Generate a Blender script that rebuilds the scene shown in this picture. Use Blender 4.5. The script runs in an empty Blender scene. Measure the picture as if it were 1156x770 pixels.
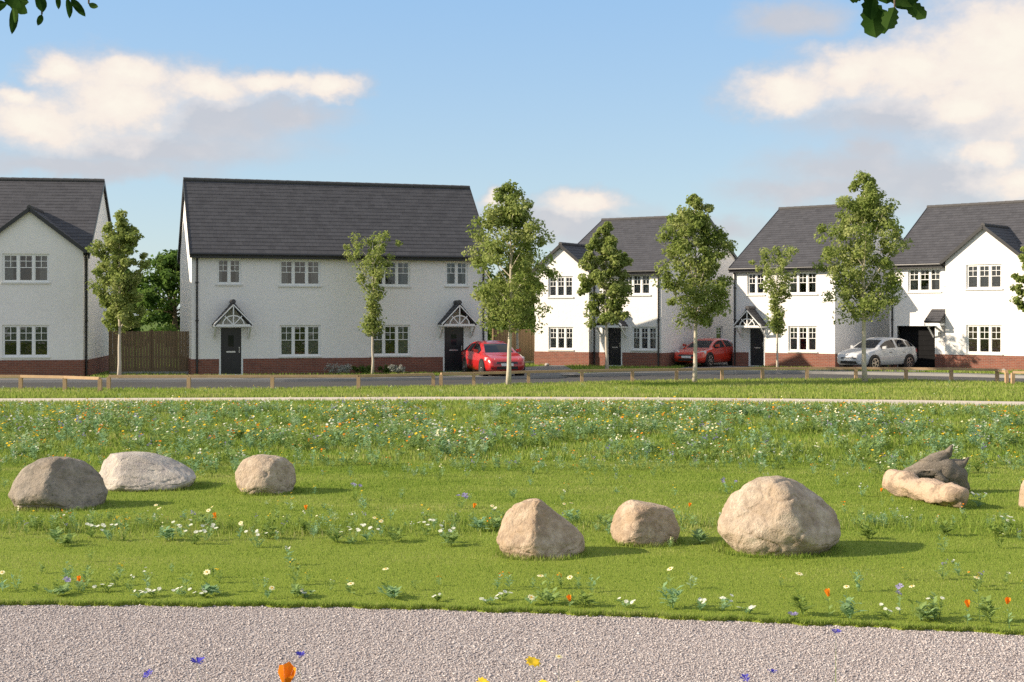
import bpy, math, random
import numpy as np
from mathutils import Vector, Matrix, noise as mnoise

random.seed(7)
RNG = np.random.default_rng(11)
S = bpy.context.scene
R = math.radians

# ------------------------------------------------------------------ camera
cam_d = bpy.data.cameras.new("camera")
cam = bpy.data.objects.new("camera", cam_d)
S.collection.objects.link(cam)
cam.location = (0, 0, 2.5)
cam.rotation_euler = (R(90), 0, 0)
cam_d.sensor_width = 36
cam_d.lens = 36 * 1570 / 1156
cam_d.shift_y = -28 / 1156
cam_d.clip_end = 9000
S.camera = cam

# ------------------------------------------------------------------ light
SUN_EL, SUN_AZ = 26.0, -98.0            # elevation, azimuth clockwise from +Y (degrees)
se, sa = R(SUN_EL), R(SUN_AZ)
sun_dir = Vector((math.sin(sa) * math.cos(se), math.cos(sa) * math.cos(se), math.sin(se)))
sun_d = bpy.data.lights.new("sun", 'SUN')
sun_d.energy = 4.2
sun_d.angle = R(0.6)
sun_d.color = (1.0, 0.85, 0.66)
sun = bpy.data.objects.new("sun", sun_d)
sun.rotation_euler = (-sun_dir).to_track_quat('-Z', 'Y').to_euler()
sun.location = (-60, -40, 60)
S.collection.objects.link(sun)

S.view_settings.view_transform = 'Standard'
S.view_settings.look = 'None'
S.view_settings.gamma = 1
S.view_settings.use_curve_mapping = False
S.view_settings.exposure = 1.0
S.cycles.use_denoising = False
S.cycles.max_bounces = 6
S.cycles.transparent_max_bounces = 12
S.cycles.sample_clamp_indirect = 6

W = bpy.data.worlds.new("World")
S.world = W
W.use_nodes = True


def build_world():
    nt = W.node_tree
    nt.nodes.clear()
    N = nt.nodes.new
    L = nt.links.new
    out = N('ShaderNodeOutputWorld')
    sky = N('ShaderNodeTexSky')
    sky.sky_type = 'NISHITA'
    sky.sun_disc = False
    sky.sun_elevation = se
    sky.sun_rotation = sa % (2 * math.pi)
    sky.air_density = 1.0
    sky.dust_density = 0.3
    sky.ozone_density = 1.3
    bg = N('ShaderNodeBackground')
    bg.inputs[1].default_value = 0.12
    tc = N('ShaderNodeTexCoord')
    sep = N('ShaderNodeSeparateXYZ')
    L(tc.outputs['Generated'], sep.inputs[0])

    def M(op, a, b=None, c=None, clamp=False):
        n = N('ShaderNodeMath')
        n.operation = op
        n.use_clamp = clamp
        for i, v in enumerate((a, b, c)):
            if v is None:
                continue
            if isinstance(v, (int, float)):
                n.inputs[i].default_value = v
            else:
                L(v, n.inputs[i])
        return n.outputs[0]
    az = M('ARCTAN2', sep.outputs[0], sep.outputs[1])
    el = M('ARCSINE', sep.outputs[2])
    comb = N('ShaderNodeCombineXYZ')
    L(az, comb.inputs[0])
    L(el, comb.inputs[1])

    def noise(scale, detail, sx=1.0, sy=1.0, off=0.0):
        mp = N('ShaderNodeMapping')
        mp.inputs['Scale'].default_value = (sx, sy, 1)
        mp.inputs['Location'].default_value = (off, off * 1.7, off)
        L(comb.outputs[0], mp.inputs[0])
        n = N('ShaderNodeTexNoise')
        n.inputs['Scale'].default_value = scale
        n.inputs['Detail'].default_value = detail
        n.inputs['Roughness'].default_value = 0.62
        L(mp.outputs[0], n.inputs['Vector'])
        return n
    # thin high veil: evens the blue out towards the horizon
    vm = N('ShaderNodeMapRange'); vm.interpolation_type = 'SMOOTHSTEP'
    L(el, vm.inputs[0]); vm.inputs[1].default_value = 0.0; vm.inputs[2].default_value = 0.32
    veil = N('ShaderNodeMix'); veil.data_type = 'RGBA'
    L(vm.outputs[0], veil.inputs[0])
    veil.inputs[6].default_value = (1.75, 2.3, 2.75, 1)
    veil.inputs[7].default_value = (1.05, 2.0, 3.35, 1)
    smx = N('ShaderNodeMix'); smx.data_type = 'RGBA'; smx.inputs[0].default_value = 0.75
    L(sky.outputs[0], smx.inputs[6]); L(veil.outputs[2], smx.inputs[7])
    L(smx.outputs[2], bg.inputs[0])
    # warp the coordinates so that outlines curl like cumulus
    wn = noise(26, 4.5, 1, 1.3, 3.1)
    w1 = N('ShaderNodeVectorMath'); w1.operation = 'SUBTRACT'
    L(wn.outputs['Color'], w1.inputs[0]); w1.inputs[1].default_value = (0.5, 0.5, 0.5)
    w2 = N('ShaderNodeVectorMath'); w2.operation = 'MULTIPLY'
    L(w1.outputs[0], w2.inputs[0]); w2.inputs[1].default_value = (0.046, 0.026, 0)
    w3 = N('ShaderNodeVectorMath'); w3.operation = 'ADD'
    L(comb.outputs[0], w3.inputs[0]); L(w2.outputs[0], w3.inputs[1])
    wc = w3.outputs[0]

    def blobs(lst, k=0.6):
        res = None
        for (px, py, rx, ry) in lst:
            a = N('ShaderNodeVectorMath'); a.operation = 'SUBTRACT'
            L(wc, a.inputs[0])
            a.inputs[1].default_value = (math.atan((px - 578) / 1570), math.atan((357 - py) / 1570 * math.cos(math.atan((px - 578) / 1570))), 0)
            b = N('ShaderNodeVectorMath'); b.operation = 'MULTIPLY'
            L(a.outputs[0], b.inputs[0])
            b.inputs[1].default_value = (1570 / rx, 1570 / ry, 0)
            c = N('ShaderNodeVectorMath'); c.operation = 'LENGTH'
            L(b.outputs[0], c.inputs[0])
            res = c.outputs['Value'] if res is None else M('SMOOTH_MIN', res, c.outputs['Value'], k)
        return M('SUBTRACT', 1.0, res)

    warm = blobs([(62, 78, 40, 22), (130, 118, 78, 52), (40, 140, 80, 32), (150, 85, 70, 24), (230, 100, 70, 22),
                  (305, 95, 60, 16), (372, 98, 48, 17), (15, 108, 30, 12),
                  (890, 102, 75, 28), (960, 84, 70, 36), (1040, 78, 90, 44), (1130, 60, 110, 90), (1120, 172, 40, 26), (1150, 205, 60, 26), (1090, 118, 60, 24),
                  (655, 231, 66, 17), (560, 226, 26, 13), (1230, 120, 120, 120)])
    grey = blobs([(240, 135, 110, 38), (160, 168, 180, 20), (330, 128, 60, 20), (1030, 125, 120, 32), (620, 250, 120, 24),
                  (90, 188, 140, 14), (1080, 205, 150, 40), (930, 215, 110, 18), (1140, 130, 120, 60), (888, 24, 62, 20), (985, 168, 40, 16), (960, 190, 90, 26), (740, 262, 120, 16)])
    n1 = noise(38, 6, 1, 1.5, 0.3).outputs['Fac']
    n2 = noise(17, 5, 0.6, 1.6, 7.3).outputs['Fac']
    # everything outside the photographed part of the sky: unseen noise cloud, cover raised to whiten and warm the ambient light
    gen = noise(4.2, 6, 1, 2.2, 12.0).outputs['Fac']
    away = M('SMOOTH_MAX', M('MULTIPLY', M('SUBTRACT', M('ABSOLUTE', az), 0.46), 5.0), M('MULTIPLY', M('SUBTRACT', el, 0.30), 6.0), 0.2)
    away = M('MINIMUM', M('MAXIMUM', away, 0.0), 1.0)
    genc = M('MULTIPLY', M('SUBTRACT', gen, 0.395), 5.0)
    wv = M('ADD', warm, M('MULTIPLY', M('SUBTRACT', n1, 0.5), 0.9))
    gv = M('ADD', grey, M('MULTIPLY', M('SUBTRACT', n2, 0.5), 1.1))

    def sm(v, a, b):
        n = N('ShaderNodeMapRange')
        n.interpolation_type = 'SMOOTHSTEP'
        L(v, n.inputs[0])
        n.inputs[1].default_value = a
        n.inputs[2].default_value = b
        return n.outputs[0]
    wf = sm(wv, -0.42, 0.70)
    gf = M('MULTIPLY', sm(gv, -0.55, 0.75), 0.85)
    af = M('MULTIPLY', M('MINIMUM', M('MAXIMUM', genc, 0.0), 0.9), away)
    # low whitening towards the horizon: thin far cloud
    fac = M('MINIMUM', M('MAXIMUM', M('MAXIMUM', wf, gf), af), 0.97)
    cr = N('ShaderNodeValToRGB')
    ce = cr.color_ramp.elements
    ce.new(0.5); ce.new(0.25)
    for e_, (p_, c_) in zip(ce, ((0.0, (0.60, 0.60, 0.64, 1)), (0.33, (0.80, 0.74, 0.72, 1)), (0.62, (0.95, 0.85, 0.77, 1)), (1.0, (1.0, 0.93, 0.82, 1)))):
        e_.position = p_
        e_.color = c_
    n3 = noise(24, 6, 1, 1.4, 5.5).outputs['Fac']
    lit = M('ADD', M('MAXIMUM', M('ADD', wv, 0.12), M('MULTIPLY', af, 1.15)), M('MULTIPLY', M('SUBTRACT', n3, 0.5), 0.5), clamp=True)
    L(lit, cr.inputs[0])
    cb = N('ShaderNodeBackground')
    L(cr.outputs[0], cb.inputs[0])
    cb.inputs[1].default_value = 0.50
    mx = N('ShaderNodeMixShader')
    L(fac, mx.inputs[0]); L(bg.outputs[0], mx.inputs[1]); L(cb.outputs[0], mx.inputs[2])
    L(mx.outputs[0], out.inputs[0])


build_world()


# ------------------------------------------------------------------ helpers
def link(o):
    S.collection.objects.link(o)
    return o


def tag(o, label=None, cat=None, group=None, kind=None):
    for k, v in (('label', label), ('category', cat), ('group', group), ('kind', kind)):
        if v:
            o[k] = v
    return o


def empty(name, loc, rz=0.0):
    o = bpy.data.objects.new(name, None)
    o.empty_display_size = 0.2
    o.location = loc
    o.rotation_euler = (0, 0, rz)
    return link(o)


class MB:
    """collects polygons, then builds ONE mesh object"""
    def __init__(self):
        self.v, self.f, self.m, self.uv = [], [], [], []

    def face(self, pts, m=0, uv=None):
        i = len(self.v)
        self.v.extend([tuple(p) for p in pts])
        self.f.append(tuple(range(i, i + len(pts))))
        self.m.append(m)
        self.uv.append(uv)

    def box(self, x0, x1, y0, y1, z0, z1, m=0):
        p = [(x0, y0, z0), (x1, y0, z0), (x1, y1, z0), (x0, y1, z0), (x0, y0, z1), (x1, y0, z1), (x1, y1, z1), (x0, y1, z1)]
        self.hexa(p, m)

    def hexa(self, p, m=0):
        i = len(self.v)
        self.v.extend([tuple(q) for q in p])
        for a in ((3, 2, 1, 0), (4, 5, 6, 7), (0, 1, 5, 4), (1, 2, 6, 5), (2, 3, 7, 6), (3, 0, 4, 7)):
            self.f.append(tuple(i + k for k in a))
            self.m.append(m)
            self.uv.append(None)

    def bar(self, p0, p1, w, h, up=(0, 0, 1), m=0):
        p0, p1 = Vector(p0), Vector(p1)
        d = (p1 - p0).normalized()
        u = Vector(up)
        s = d.cross(u)
        if s.length < 1e-4:
            s = d.cross(Vector((1, 0, 0)))
        s.normalize()
        u = s.cross(d).normalized()
        a, b = s * w / 2, u * h / 2
        self.hexa([p0 - a - b, p0 + a - b, p1 + a - b, p1 - a - b, p0 - a + b, p0 + a + b, p1 + a + b, p1 - a + b], m)

    def tube(self, pts, radii, n=8, m=0, cap=True):
        pts = [Vector(p) for p in pts]
        if isinstance(radii, (int, float)):
            radii = [radii] * len(pts)
        base = len(self.v)
        ref = None
        for k, p in enumerate(pts):
            d = (pts[min(k + 1, len(pts) - 1)] - pts[max(k - 1, 0)]).normalized()
            if ref is None:
                ref = Vector((0, 0, 1)) if abs(d.z) < 0.9 else Vector((1, 0, 0))
            s = d.cross(ref).normalized()
            t = s.cross(d).normalized()
            ref = t
            for j in range(n):
                a = 2 * math.pi * j / n
                self.v.append(tuple(p + (s * math.cos(a) + t * math.sin(a)) * radii[k]))
        for k in range(len(pts) - 1):
            for j in range(n):
                a = base + k * n + j
                b = base + k * n + (j + 1) % n
                self.f.append((a, b, b + n, a + n))
                self.m.append(m)
                self.uv.append(None)
        if cap:
            for fs in (tuple(base + j for j in range(n))[::-1], tuple(base + (len(pts) - 1) * n + j for j in range(n))):
                self.f.append(fs); self.m.append(m); self.uv.append(None)

    def build(self, name, mats, parent=None, smooth=False, tints=None):
        if not isinstance(mats, (list, tuple)):
            mats = [mats]
        me = bpy.data.meshes.new(name)
        me.from_pydata(self.v, [], self.f)
        for mt in mats:
            me.materials.append(mt)
        if len(mats) > 1:
            me.polygons.foreach_set('material_index', self.m)
        if any(u is not None for u in self.uv):
            lay = me.uv_layers.new(name='UVMap')
            k = 0
            for u, f in zip(self.uv, self.f):
                for j in range(len(f)):
                    if u is not None:
                        lay.data[k].uv = u[j]
                    k += 1
        if smooth:
            me.polygons.foreach_set('use_smooth', [True] * len(self.f))
        me.update()
        o = bpy.data.objects.new(name, me)
        if parent:
            o.parent = parent
        return link(o)


def np_mesh(name, verts, faces_n, mats, mat_idx=None, tint=None, parent=None, smooth=False):
    """verts (N,3); faces_n (F,k) int array of equal-sized faces; tint per face"""
    me = bpy.data.meshes.new(name)
    F, k = faces_n.shape
    me.vertices.add(len(verts))
    me.vertices.foreach_set('co', np.asarray(verts, np.float32).ravel())
    me.loops.add(F * k)
    me.loops.foreach_set('vertex_index', faces_n.astype(np.int32).ravel())
    me.polygons.add(F)
    me.polygons.foreach_set('loop_start', np.arange(0, F * k, k, dtype=np.int32))
    me.polygons.foreach_set('loop_total', np.full(F, k, np.int32))
    for mt in (mats if isinstance(mats, (list, tuple)) else [mats]):
        me.materials.append(mt)
    if mat_idx is not None:
        me.polygons.foreach_set('material_index', np.asarray(mat_idx, np.int32))
    if smooth:
        me.polygons.foreach_set('use_smooth', np.ones(F, bool))
    if tint is not None:
        at = me.attributes.new('tint', 'FLOAT', 'FACE')
        at.data.foreach_set('value', np.asarray(tint, np.float32))
    me.update()
    me.validate()
    o = bpy.data.objects.new(name, me)
    if parent:
        o.parent = parent
    return link(o)


# ------------------------------------------------------------------ materials
MATS = {}


class NT:
    def __init__(self, name):
        m = bpy.data.materials.new(name)
        m.use_nodes = True
        self.m = m
        self.t = m.node_tree
        self.p = self.t.nodes['Principled BSDF']
        self.out = self.t.nodes['Material Output']
        MATS[name] = m

    def n(self, typ, **kw):
        x = self.t.nodes.new(typ)
        for k, v in kw.items():
            if hasattr(x, k) and not isinstance(v, dict):
                setattr(x, k, v)
        return x

    def l(self, a, b):
        self.t.links.new(a, b)

    def coord(self, kind='Object', scale=(1, 1, 1)):
        tc = self.n('ShaderNodeTexCoord')
        mp = self.n('ShaderNodeMapping')
        mp.inputs['Scale'].default_value = scale
        self.l(tc.outputs[kind], mp.inputs[0])
        return mp.outputs[0]

    def noise(self, scale, detail=4, rough=0.6, vec=None):
        x = self.n('ShaderNodeTexNoise')
        x.inputs['Scale'].default_value = scale
        x.inputs['Detail'].default_value = detail
        x.inputs['Roughness'].default_value = rough
        if vec is not None:
            self.l(vec, x.inputs['Vector'])
        return x.outputs['Fac']

    def ramp(self, fac, stops):
        x = self.n('ShaderNodeValToRGB')
        e = x.color_ramp.elements
        while len(e) < len(stops):
            e.new(0.5)
        for el, (p, c) in zip(e, stops):
            el.position = p
            el.color = (*c, 1) if len(c) == 3 else c
        self.l(fac, x.inputs[0])
        return x.outputs[0]

    def mix(self, fac, a, b, mode='MIX'):
        x = self.n('ShaderNodeMix')
        x.data_type = 'RGBA'
        x.blend_type = mode
        for i, v in ((0, fac), (6, a), (7, b)):
            if isinstance(v, (int, float)):
                x.inputs[i].default_value = v
            elif isinstance(v, tuple):
                x.inputs[i].default_value = (*v, 1)
            else:
                self.l(v, x.inputs[i])
        return x.outputs[2]

    def bump(self, h, strength=0.5, dist=0.01):
        b = self.n('ShaderNodeBump')
        b.inputs['Strength'].default_value = strength
        b.inputs['Distance'].default_value = dist
        self.l(h, b.inputs['Height'])
        self.l(b.outputs[0], self.p.inputs['Normal'])
        return b

    def set(self, color=None, rough=0.8, spec=0.3, metal=0.0, **kw):
        if color is not None:
            if isinstance(color, tuple):
                self.p.inputs['Base Color'].default_value = (*color, 1)
            else:
                self.l(color, self.p.inputs['Base Color'])
        self.p.inputs['Roughness'].default_value = rough
        self.p.inputs['Specular IOR Level'].default_value = spec
        self.p.inputs['Metallic'].default_value = metal
        for k, v in kw.items():
            self.p.inputs[k.replace('_', ' ')].default_value = v
        return self.m


def mats():
    # rendered walls: rough-cast
    t = NT('roughcast_render')
    c = t.coord()
    big = t.noise(1.6, 3, 0.6, c)
    fine = t.noise(6.5, 3, 0.6, c)
    mid = t.noise(2.8, 3, 0.6, c)
    col = t.mix(big, (0.765, 0.74, 0.715), (0.84, 0.815, 0.79))
    st = t.noise(1.0, 4, 0.65, t.coord('Object', (5.5, 5.5, 0.45)))
    col = t.mix(t.ramp(st, [(0.55, (0, 0, 0)), (0.8, (.22, .22, .22))]), col, (0.50, 0.47, 0.43))
    hs = t.n('ShaderNodeMath', operation='ADD')
    t.l(fine, hs.inputs[0]); t.l(mid, hs.inputs[1])
    t.bump(hs.outputs[0], 0.7, 0.015)
    t.set(col, 0.92, 0.15)

    t = NT('red_brick')
    c = t.coord('UV')
    b = t.n('ShaderNodeTexBrick')
    b.inputs['Scale'].default_value = 1.0
    b.inputs['Brick Width'].default_value = 0.225
    b.inputs['Row Height'].default_value = 0.075
    b.inputs['Mortar Size'].default_value = 0.008
    b.inputs['Color1'].default_value = (0.25, 0.085, 0.055, 1)
    b.inputs['Color2'].default_value = (0.17, 0.062, 0.045, 1)
    b.inputs['Mortar'].default_value = (0.24, 0.20, 0.17, 1)
    t.l(c, b.inputs['Vector'])
    n = t.noise(3, 3, 0.6, c)
    col = t.mix(0.25, b.outputs['Color'], t.ramp(n, [(0.3, (0.12, 0.05, 0.04)), (0.7, (0.33, 0.13, 0.09))]))
    t.bump(b.outputs['Fac'], -0.4, 0.006)
    t.set(col, 0.88, 0.2)

    t = NT('roof_slate')
    c = t.coord('UV')
    b = t.n('ShaderNodeTexBrick')
    b.offset = 0.5
    b.inputs['Scale'].default_value = 1.0
    b.inputs['Brick Width'].default_value = 0.30
    b.inputs['Row Height'].default_value = 0.25
    b.inputs['Mortar Size'].default_value = 0.006
    b.inputs['Bias'].default_value = 0.0
    b.inputs['Color1'].default_value = (0.038, 0.039, 0.046, 1)
    b.inputs['Color2'].default_value = (0.071, 0.072, 0.082, 1)
    b.inputs['Mortar'].default_value = (0.018, 0.018, 0.02, 1)
    t.l(c, b.inputs['Vector'])
    n = t.noise(2.2, 4, 0.7, c)
    n2 = t.noise(14, 3, 0.7, c)
    col = t.mix(t.ramp(n, [(0.35, (0, 0, 0)), (0.75, (0.6, 0.6, 0.6))]), b.outputs['Color'], (0.088, 0.089, 0.099))
    col = t.mix(0.35, col, t.ramp(n2, [(0.3, (0.03, 0.03, 0.034)), (0.8, (0.09, 0.085, 0.09))]))
    t.bump(b.outputs['Fac'], -0.35, 0.008)
    t.set(col, 0.72, 0.3)

    t = NT('ridge_tile'); n = t.noise(9, 3, 0.6, t.coord())
    t.set(t.mix(n, (0.05, 0.05, 0.054), (0.11, 0.105, 0.105)), 0.8, 0.25)
    t = NT('black_plastic'); n = t.noise(6, 2, 0.5, t.coord())
    t.set(t.mix(n, (0.014, 0.014, 0.016), (0.028, 0.028, 0.03)), 0.38, 0.5)
    t = NT('white_upvc'); n = t.noise(5, 2, 0.5, t.coord())
    t.set(t.mix(n, (0.74, 0.74, 0.73), (0.82, 0.82, 0.81)), 0.35, 0.45)
    t = NT('window_sill'); n = t.noise(12, 3, 0.6, t.coord())
    t.set(t.mix(n, (0.6, 0.59, 0.56), (0.76, 0.75, 0.72)), 0.8, 0.25)
    # glass: part mirror, part see-through
    t = NT('window_glass')
    gl = t.n('ShaderNodeBsdfGlossy'); gl.inputs['Roughness'].default_value = 0.03
    gl.inputs['Color'].default_value = (0.9, 0.93, 0.95, 1)
    tr = t.n('ShaderNodeBsdfTransparent'); tr.inputs['Color'].default_value = (0.72, 0.75, 0.75, 1)
    fr = t.n('ShaderNodeFresnel'); fr.inputs['IOR'].default_value = 1.55
    ad = t.n('ShaderNodeMath', operation='MULTIPLY_ADD'); t.l(fr.outputs[0], ad.inputs[0]); ad.inputs[1].default_value = 1.3; ad.inputs[2].default_value = 0.02
    ad.use_clamp = True
    bp = t.n('ShaderNodeBump'); bp.inputs['Strength'].default_value = 0.12; bp.inputs['Distance'].default_value = 0.05
    t.l(t.noise(1.7, 2, 0.5, t.coord()), bp.inputs['Height']); t.l(bp.outputs[0], gl.inputs['Normal'])
    mx = t.n('ShaderNodeMixShader')
    t.l(ad.outputs[0], mx.inputs[0]); t.l(tr.outputs[0], mx.inputs[1]); t.l(gl.outputs[0], mx.inputs[2])
    t.l(mx.outputs[0], t.out.inputs[0])
    for nm, a, b in (('curtain_cloth', (0.42, 0.40, 0.38), (0.6, 0.57, 0.54)), ('curtain_brown', (0.36, 0.20, 0.12), (0.5, 0.3, 0.2)), ('curtain_grey', (0.22, 0.22, 0.22), (0.36, 0.36, 0.35))):
        t = NT(nm); n = t.noise(4, 3, 0.5, t.coord('Object', (6, 6, 0.4)))
        t.set(t.mix(n, a, b), 0.95, 0.1)
    t = NT('room_dark'); n = t.noise(1.3, 2, 0.5, t.coord())
    t.set(t.mix(n, (0.10, 0.095, 0.09), (0.22, 0.21, 0.2)), 0.9, 0.1)
    t = NT('door_black'); n = t.noise(7, 2, 0.5, t.coord())
    t.set(t.mix(n, (0.010, 0.011, 0.014), (0.018, 0.019, 0.024)), 0.3, 0.5)
    t = NT('garage_dark'); n = t.noise(5, 3, 0.5, t.coord())
    t.set(t.mix(n, (0.006, 0.006, 0.007), (0.012, 0.012, 0.013)), 0.8, 0.1)
    t = NT('brushed_steel'); n = t.noise(40, 2, 0.5, t.coord())
    t.set(t.mix(n, (0.5, 0.5, 0.5), (0.7, 0.7, 0.7)), 0.32, 0.5, 1.0)

    # ground family
    def grassmat(nm, a, b, sc, dark):
        t = NT(nm)
        c = t.coord()
        n = t.noise(sc, 5, 0.7, c)
        n2 = t.noise(0.35, 3, 0.6, c)
        n3 = t.noise(60, 2, 0.6, c)
        col = t.mix(n, a, b)
        col = t.mix(t.ramp(n2, [(0.35, (0, 0, 0)), (0.7, (0.5, 0.5, 0.5))]), col, dark)
        t.bump(n3, 0.8, 0.02)
        t.set(col, 0.95, 0.1)
    grassmat('lawn_soil', (0.15, 0.205, 0.023), (0.215, 0.27, 0.042), 9, (0.165, 0.21, 0.03))
    grassmat('field_grass', (0.07, 0.12, 0.02), (0.11, 0.16, 0.03), 1.5, (0.085, 0.12, 0.028))

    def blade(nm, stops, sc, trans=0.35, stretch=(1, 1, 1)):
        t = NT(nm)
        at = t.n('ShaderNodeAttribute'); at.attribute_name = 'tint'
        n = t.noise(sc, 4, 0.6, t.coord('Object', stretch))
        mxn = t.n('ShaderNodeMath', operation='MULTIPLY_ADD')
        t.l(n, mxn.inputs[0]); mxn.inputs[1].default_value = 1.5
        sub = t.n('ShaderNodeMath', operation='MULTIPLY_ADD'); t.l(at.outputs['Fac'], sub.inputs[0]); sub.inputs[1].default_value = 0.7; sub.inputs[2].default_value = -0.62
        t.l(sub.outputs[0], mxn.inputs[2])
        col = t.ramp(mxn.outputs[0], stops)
        d = t.n('ShaderNodeBsdfDiffuse'); t.l(col, d.inputs[0])
        g = t.n('ShaderNodeBsdfTranslucent'); t.l(col, g.inputs[0])
        m = t.n('ShaderNodeMixShader'); m.inputs[0].default_value = trans
        t.l(d.outputs[0], m.inputs[1]); t.l(g.outputs[0], m.inputs[2])
        t.l(m.outputs[0], t.out.inputs[0])
    blade('grass_blade', [(0.02, (0.125, 0.215, 0.030)), (0.42, (0.235, 0.325, 0.060)), (0.7, (0.315, 0.38, 0.095)), (1.0, (0.43, 0.42, 0.18))], 0.75, 0.42, (0.38, 1.15, 1))  # stretched noise puts the lawn's bright and shaded bands into the blade colour
    blade('tree_leaf', [(0.05, (0.14, 0.195, 0.04)), (0.5, (0.28, 0.345, 0.10)), (1.0, (0.48, 0.50, 0.22))], 1.3, 0.5)
    blade('dark_leaf', [(0.1, (0.05, 0.105, 0.022)), (0.5, (0.12, 0.20, 0.045)), (1.0, (0.21, 0.29, 0.08))], 1.0, 0.4)
    blade('near_leaf', [(0.1, (0.012, 0.035, 0.008)), (0.5, (0.03, 0.07, 0.014)), (1.0, (0.06, 0.11, 0.025))], 9.0, 0.25)
    blade('meadow_leaf', [(0.05, (0.19, 0.27, 0.055)), (0.4, (0.27, 0.375, 0.13)), (0.75, (0.26, 0.42, 0.24)), (1.0, (0.46, 0.54, 0.32))], 0.9, 0.4)
    for nm, a, b in (('petal_cream', (0.80, 0.74, 0.40), (0.9, 0.86, 0.62)), ('petal_white', (0.62, 0.64, 0.52), (0.76, 0.76, 0.66)), ('petal_orange', (0.80, 0.20, 0.015), (0.9, 0.36, 0.03)),
                     ('petal_yellow', (0.78, 0.50, 0.03), (0.86, 0.62, 0.06)), ('petal_blue', (0.06, 0.05, 0.42), (0.13, 0.12, 0.55)), ('flower_eye', (0.55, 0.30, 0.02), (0.62, 0.40, 0.05)),
                     ('shrub_pale', (0.30, 0.31, 0.28), (0.5, 0.5, 0.46)), ('petal_lilac', (0.25, 0.22, 0.45), (0.4, 0.36, 0.55))):
        t = NT(nm); n = t.noise(20, 2, 0.5, t.coord())
        d = t.n('ShaderNodeBsdfDiffuse'); col = t.mix(n, a, b); t.l(col, d.inputs[0])
        g = t.n('ShaderNodeBsdfTranslucent'); t.l(col, g.inputs[0])
        m = t.n('ShaderNodeMixShader'); m.inputs[0].default_value = 0.3
        t.l(d.outputs[0], m.inputs[1]); t.l(g.outputs[0], m.inputs[2]); t.l(m.outputs[0], t.out.inputs[0])

    t = NT('gravel_bed')
    c = t.coord()
    v = t.n('ShaderNodeTexVoronoi'); v.inputs['Scale'].default_value = 60; t.l(c, v.inputs['Vector'])
    v2 = t.n('ShaderNodeTexVoronoi'); v2.inputs['Scale'].default_value = 95; t.l(c, v2.inputs['Vector'])
    sp = t.n('ShaderNodeSeparateColor'); t.l(v.outputs['Color'], sp.inputs[0])
    col = t.ramp(sp.outputs[0], [(0.0, (0.19, 0.16, 0.155)), (0.4, (0.29, 0.255, 0.248)), (0.75, (0.36, 0.325, 0.315)), (1.0, (0.46, 0.43, 0.415))])
    n = t.noise(0.8, 4, 0.6, c)
    col = t.mix(t.ramp(n, [(0.3, (0, 0, 0)), (0.8, (0.35, 0.35, 0.35))]), col, (0.34, 0.28, 0.26))
    ad = t.n('ShaderNodeMath', operation='ADD'); t.l(v.outputs['Distance'], ad.inputs[0]); t.l(v2.outputs['Distance'], ad.inputs[1])
    t.bump(ad.outputs[0], -0.9, 0.02)
    t.set(col, 0.9, 0.2)
    t = NT('gravel_stone')
    at = t.n('ShaderNodeAttribute'); at.attribute_name = 'tint'
    t.set(t.ramp(at.outputs['Fac'], [(0.0, (0.23, 0.195, 0.19)), (0.35, (0.375, 0.33, 0.322)), (0.7, (0.48, 0.433, 0.42)), (1.0, (0.62, 0.58, 0.56))]), 0.85, 0.25)

    def speck(nm, a, b, sc, rough=0.9, bs=0.4, patch=0.5):
        t = NT(nm); c = t.coord()
        n = t.noise(sc, 4, 0.75, c); n2 = t.noise(patch, 4, 0.6, c)
        col = t.mix(n, a, b)
        col = t.mix(t.ramp(n2, [(0.4, (0, 0, 0)), (0.75, (0.35, 0.35, 0.35))]), col, tuple(x * 0.7 for x in a))
        t.bump(n, bs, 0.01)
        t.set(col, rough, 0.25)
    speck('asphalt', (0.045, 0.045, 0.047), (0.085, 0.084, 0.082), 45)
    speck('concrete_kerb', (0.26, 0.25, 0.235), (0.38, 0.37, 0.35), 20)
    speck('paving', (0.13, 0.125, 0.12), (0.2, 0.195, 0.185), 16)
    speck('path_gravel', (0.46, 0.40, 0.33), (0.60, 0.53, 0.46), 22)
    speck('rail_timber', (0.36, 0.23, 0.13), (0.54, 0.385, 0.245), 6, 0.85, 0.3, 2.0)
    speck('birch_bark', (0.42, 0.37, 0.29), (0.62, 0.56, 0.46), 9, 0.9, 0.4, 4.0)
    speck('brown_bark', (0.10, 0.075, 0.05), (0.2, 0.15, 0.11), 12, 0.95, 0.8, 3.0)
    t = NT('fence_board')
    c = t.coord('Object', (7.0, 1, 0.35)); n = t.noise(2.0, 4, 0.6, c); n2 = t.noise(0.9, 2, 0.5, t.coord('Object', (6.5, 0, 0)))
    t.set(t.mix(0.5, t.mix(n, (0.13, 0.088, 0.052), (0.26, 0.18, 0.11)), t.ramp(n2, [(0.3, (0.09, 0.062, 0.038)), (0.7, (0.27, 0.19, 0.12))])), 0.9, 0.2)

    # boulders
    def rock(nm, a, b, cc, spots):
        a, b = (tuple(x * .92 for x in q) for q in (a, b))
        t = NT(nm); c = t.coord()
        n = t.noise(2.2, 6, 0.65, c); n2 = t.noise(14, 5, 0.75, c); n3 = t.noise(40, 3, 0.7, c)
        col = t.mix(t.ramp(n, [(0.36, (0, 0, 0)), (0.62, (1, 1, 1))]), a, b)
        n4 = t.noise(5.5, 6, 0.7, c)
        col = t.mix(t.ramp(n4, [(0.47, (0, 0, 0)), (0.64, (.8, .8, .8))]), col, cc)
        col = t.mix(t.ramp(n3, [(0.6, (0, 0, 0)), (0.75, (.5, .5, .5))]), col, tuple(x * 1.15 for x in b))
        col = t.mix(t.ramp(n2, [(0.45, (0, 0, 0)), (0.72, (spots, spots, spots))]), col, cc)
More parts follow.
